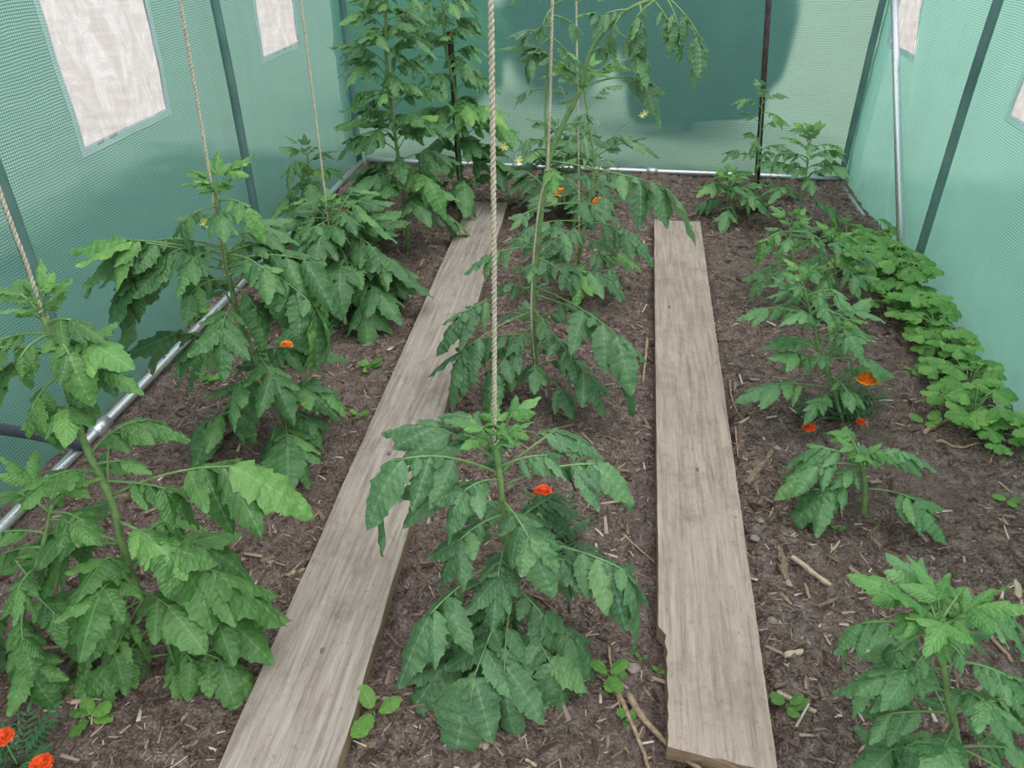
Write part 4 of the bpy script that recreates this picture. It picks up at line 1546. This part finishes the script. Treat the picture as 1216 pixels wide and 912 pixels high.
st = empty('stake', (gz(899, 222).x, 4.72, 0), 'thin dark stake standing by the back sheeting on the right', 'stake')
A, B = gy(899, 222, 4.72), gy(913, 0, 4.72)
A.z = -.02
MB().tube([A - V(st.location), A.lerp(B, .5) - V(st.location), A + (B - A) * 1.25 - V(st.location)], .016, 8).build('rod', M['stake'], st)
st = empty('stake', (gy(548, 235, 4.3).x, 4.3, 0), 'dark stake with a rusty top inside the far left tomato', 'stake')
A, B = gy(548, 240, 4.3), gy(535, 52, 4.3)
A.z = -.02
MB().tube([A - V(st.location), B - V(st.location)], .017, 8).build('rod', M['stake'], st)
MB().tube([B - V(st.location), B + V((0, 0, .06)) - V(st.location)], .0185, 8).build('cap', M['rust'], st)['label'] = 'rusty red top'

# ------------------------------------------------------------------ strawberries along the right wall


def strawberry(px, py, n, size, label, seed, group=None, spread=1.0):
    rs = random.Random(seed)
    b = gz(px, py)
    b.x = min(b.x, 1.30)
    b.z = soil_z(b.x, b.y)
    root = empty('strawberry_plant', b, label, 'strawberry plant', 'strawberry plants along the right wall')
    crown = MB()
    for k in range(5):
        a = k * 1.3
        crown.tube([(0, 0, -.01), (math.cos(a) * .012, math.sin(a) * .012, .02)], [.006, .004], 5)
    crown.build('crown', M['stem_old'], root)
    n = int(n * 1.5)
    for i in range(n):
        a = i * 2.399 + rs.random()
        L = size * rs.uniform(.6, 1.35)
        rr_ = L * spread * (.35 + .65 * rs.random())
        hz = size * rs.uniform(.4, 1.0)
        T = V((math.cos(a) * rr_, math.sin(a) * rr_ * 1.1, hz))
        if b.x + T.x > XR - .06:
            T.x = XR - .06 - b.x
        pts = smooth_path([V((0, 0, 0)), V((T.x * .4, T.y * .4, T.z * .8)), T], 4)
        lf = MB().tube(pts, .0018, 5).build('leaf', M['stalk'], root)
        ls = size * rs.uniform(.36, .52)
        out = V((math.cos(a), math.sin(a), 0))
        sd = V((-out.y, out.x, 0))
        for w in (-1, 0, 1):
            d = out * (1 if w == 0 else .35) + sd * w * 1.0 + V((0, 0, rs.uniform(-.35, .05)))
            o = bpy.data.objects.new('leaflet', rs.choice(LEAF['strawberry']))
            COL.objects.link(o)
            o.parent = lf
            o.matrix_local = frame_mat(T, d, V((rs.uniform(-.2, .2), rs.uniform(-.35, 0), 1)), ls * rs.uniform(.9, 1.1), rs.uniform(-.2, .2))
    return root


SB = [(1185, 520, 8, .10, 'strawberry plant at the lower end of the row, nearest the camera'),
      (1150, 505, 12, .12, 'strawberry plant by the twig tips, second from the lower end of the row'),
      (1150, 465, 12, .12, 'strawberry plant third from the lower end of the row along the right wall'),
      (1125, 425, 12, .12, 'strawberry plant in the middle of the row along the right wall'),
      (1100, 385, 12, .13, 'strawberry plant just below the foot of the right hoop'),
      (1085, 350, 14, .15, 'strawberry plant in front of the foot of the right hoop'),
      (1060, 330, 14, .16, 'big leafy strawberry plant at the foot of the galvanised brace'),
      (1112, 408, 12, .12, 'strawberry plant midway between the right hoop foot and the bend of the row'),
      (1062, 372, 10, .11, 'low strawberry plant on the inner side of the row, below the brace'),
      (1025, 325, 12, .15, 'strawberry plant left of the galvanised brace foot'),
      (1050, 300, 10, .14, 'strawberry plant behind the galvanised brace foot'),
      (1005, 290, 8, .12, 'farthest strawberry plant, by the back part of the right wall')]
for i, s in enumerate(SB):
    strawberry(*s, seed=i + 70)

# ------------------------------------------------------------------ marigolds


def marigold(px, py, heads, label, seed, size=.1, nf=14):
    rs = random.Random(seed)
    b = gz(px, py)
    b.z = soil_z(b.x, b.y)
    root = empty('marigold', b, label, 'marigold', 'marigolds among the tomatoes')
    tops = []
    for (hx, hy, mat, hr, hz) in heads:
        p = gz(hx, hy, hz) - b
        tops.append((p, mat, hr))
    if nf:
        for i in range(nf):
            a = i * 2.399
            L = size * rs.uniform(.6, 1.2)
            d = V((math.cos(a), math.sin(a), rs.uniform(.2, 1.0))).normalized()
            mb = MB()
            base = V((0, 0, size * .12 * (i / nf)))
            mb.tube([base, base + d * L * .5, base + d * L - V((0, 0, L * .12))], [.0014, .001, .0006], 4)
            sd = d.cross(V((0, 0, 1))).normalized()
            for k in range(6):
                q = base + d * L * (.3 + .12 * k)
                for s in (-1, 1):
                    mb.blade(q, d * .6 + sd * s, V((0, 0, 1)), L * .25, L * .07, .2, 3)
            mb.blade(base + d * L * .95, d, V((0, 0, 1)), L * .25, L * .07, .2, 3)
            mb.build('leaf', M['leaf_marigold'], root)
    for p, mat, hr in tops:
        st_ = smooth_path([V((0, 0, 0)), V((p.x * .5, p.y * .5, p.z * .6)), p], 4)
        MB().tube(st_, .0018, 5).build('stem', M['stem'], root)
        mb = MB()
        for ring, (n, rad, el) in enumerate(((13, 1.0, .05), (12, .85, .4), (11, .7, .75), (9, .6, 1.1), (5, .5, 1.4))):
            for k in range(n):
                a = 2 * math.pi * (k + .5 * ring) / n + rs.uniform(-.1, .1)
                e = el + rs.uniform(-.12, .12)
                d = V((math.cos(a) * math.cos(e), math.sin(a) * math.cos(e), math.sin(e)))
                mb.blade(p + V((math.cos(a), math.sin(a), 0)) * hr * .08, d, V((-math.cos(a) * math.sin(e), -math.sin(a) * math.sin(e), math.cos(e))), hr * rad, hr * .5, .35, 3, lambda u: .35 + .65 * min(1, u * 1.6))
        mb.tube([p, p + V((0, 0, hr * .22)), p + V((0, 0, hr * .42)), p + V((0, 0, hr * .5))], [hr * .62, hr * .58, hr * .36, hr * .08], 10)
        mb.build('flower_head', M[mat], root)
        c = MB().tube([p - V((0, 0, .012)), p, p + V((0, 0, .006))], [.002, hr * .28, hr * .3], 8)
        c.build('calyx', M['stalk'], root)
    return root


marigold(372, 425, [(357, 393, 'orange', .024, .16), (340, 409, 'orange', .022, .14)], 'marigold with two orange flowers beneath the broad left tomato', 1, .12)
marigold(690, 250, [(665, 228, 'orange', .036, .2), (712, 239, 'orange', .036, .2), (690, 243, 'redorange', .02, .08)], 'marigold with orange flowers at the far end of the centre row', 2, .12)
marigold(1012, 478, [(1031, 449, 'orange', .030, .21), (1022, 500, 'redorange', .014, .05)], 'marigold with one bright orange flower in the right bed', 3, .1)
marigold(985, 492, [(961, 506, 'redorange', .020, .06)], 'marigold with a dark red flower in front of the multi-stemmed right tomato', 4, .12)
marigold(655, 640, [(645, 583, 'redorange', .024, .14)], 'marigold with one red-orange flower behind the front centre tomato', 5, .13)
marigold(25, 915, [(48, 906, 'redorange', .020, .09), (3, 874, 'redorange', .018, .12)], 'marigold with red flowers in the bottom left corner', 6, .1)
marigold(262, 400, [(259, 385, 'yellow', .012, .05)], 'small seedling with a closed yellow bud by the left base rail', 7, .07, 8)

# ------------------------------------------------------------------ weeds and seedlings


def seedling(px, py, n, size, label, seed, group=None, tall=.5, name='seedling'):
    rs = random.Random(seed)
    b = gz(px, py)
    b.z = soil_z(b.x, b.y)
    root = empty(name, b, label, 'seedling', 'weeds and seedlings on the soil')
    st = MB().tube([(0, 0, -.005), (0, 0, size * tall * .6)], .0015, 5).build('stem', M['stalk'], root)
    for i in range(n):
        a = i * 2.2 + rs.random() * .6
        d = V((math.cos(a), math.sin(a), rs.uniform(.1, .6)))
        o = bpy.data.objects.new('leaf', rs.choice(LEAF['weed']))
        COL.objects.link(o)
        o.parent = root
        z = size * tall * (.25 + .6 * i / n)
        o.matrix_local = frame_mat(V((0, 0, z)) + d * size * .15, d, V((0, -.2, 1)), size * rs.uniform(.7, 1.1), rs.uniform(-.3, .3), 1.15)
    return root


seedling(722, 808, 6, .045, 'yellow-green seedling with oval leaves beside the round pebble', 1)
seedling(446, 856, 3, .07, 'bright broad-leaved seedling at the right edge of the grey plank', 2)
seedling(932, 845, 5, .04, 'seedling on the soil right of the lower end of the tan plank', 3)
seedling(109, 858, 5, .045, 'round-leaved seedling under the front left tomato', 4)
seedling(440, 440, 8, .04, 'pale green weed on the soil left of the grey plank', 5)
seedling(425, 498, 5, .035, 'small weed just left of the grey plank, below the pale green one', 6)
seedling(250, 452, 9, .035, 'clump of tiny weeds beside the left base rail', 7)
seedling(245, 375, 9, .06, 'leafy weed behind the left base rail', 8)
seedling(783, 798, 2, .022, 'tiny sprout in the splintered edge of the tan plank', 9)
seedling(770, 820, 3, .018, 'tiny sprout on the soil below the round pebble', 10)
seedling(745, 855, 6, .022, 'small weed between the two dry stems', 11)
seedling(998, 622, 4, .020, 'tiny bright sprout in front of the small right tomato', 12)
seedling(760, 787, 3, .015, 'minute sprout just above the round pebble', 13)
seedling(1098, 505, 4, .05, 'pale low weed left of the lowest strawberry plants', 14)
seedling(1085, 440, 3, .04, 'single low weed on the bare soil left of the strawberry row', 15)
seedling(965, 355, 3, .05, 'low weed beside the curved pale twig', 16)
seedling(75, 590, 5, .05, 'round-leaved weed between the left base rail and the sheeting', 17)
seedling(1195, 600, 3, .04, 'small weed at the foot of the right sheeting, at the right edge', 18)
print('leaves', NLEAF[0], 'objects', len(S.objects))
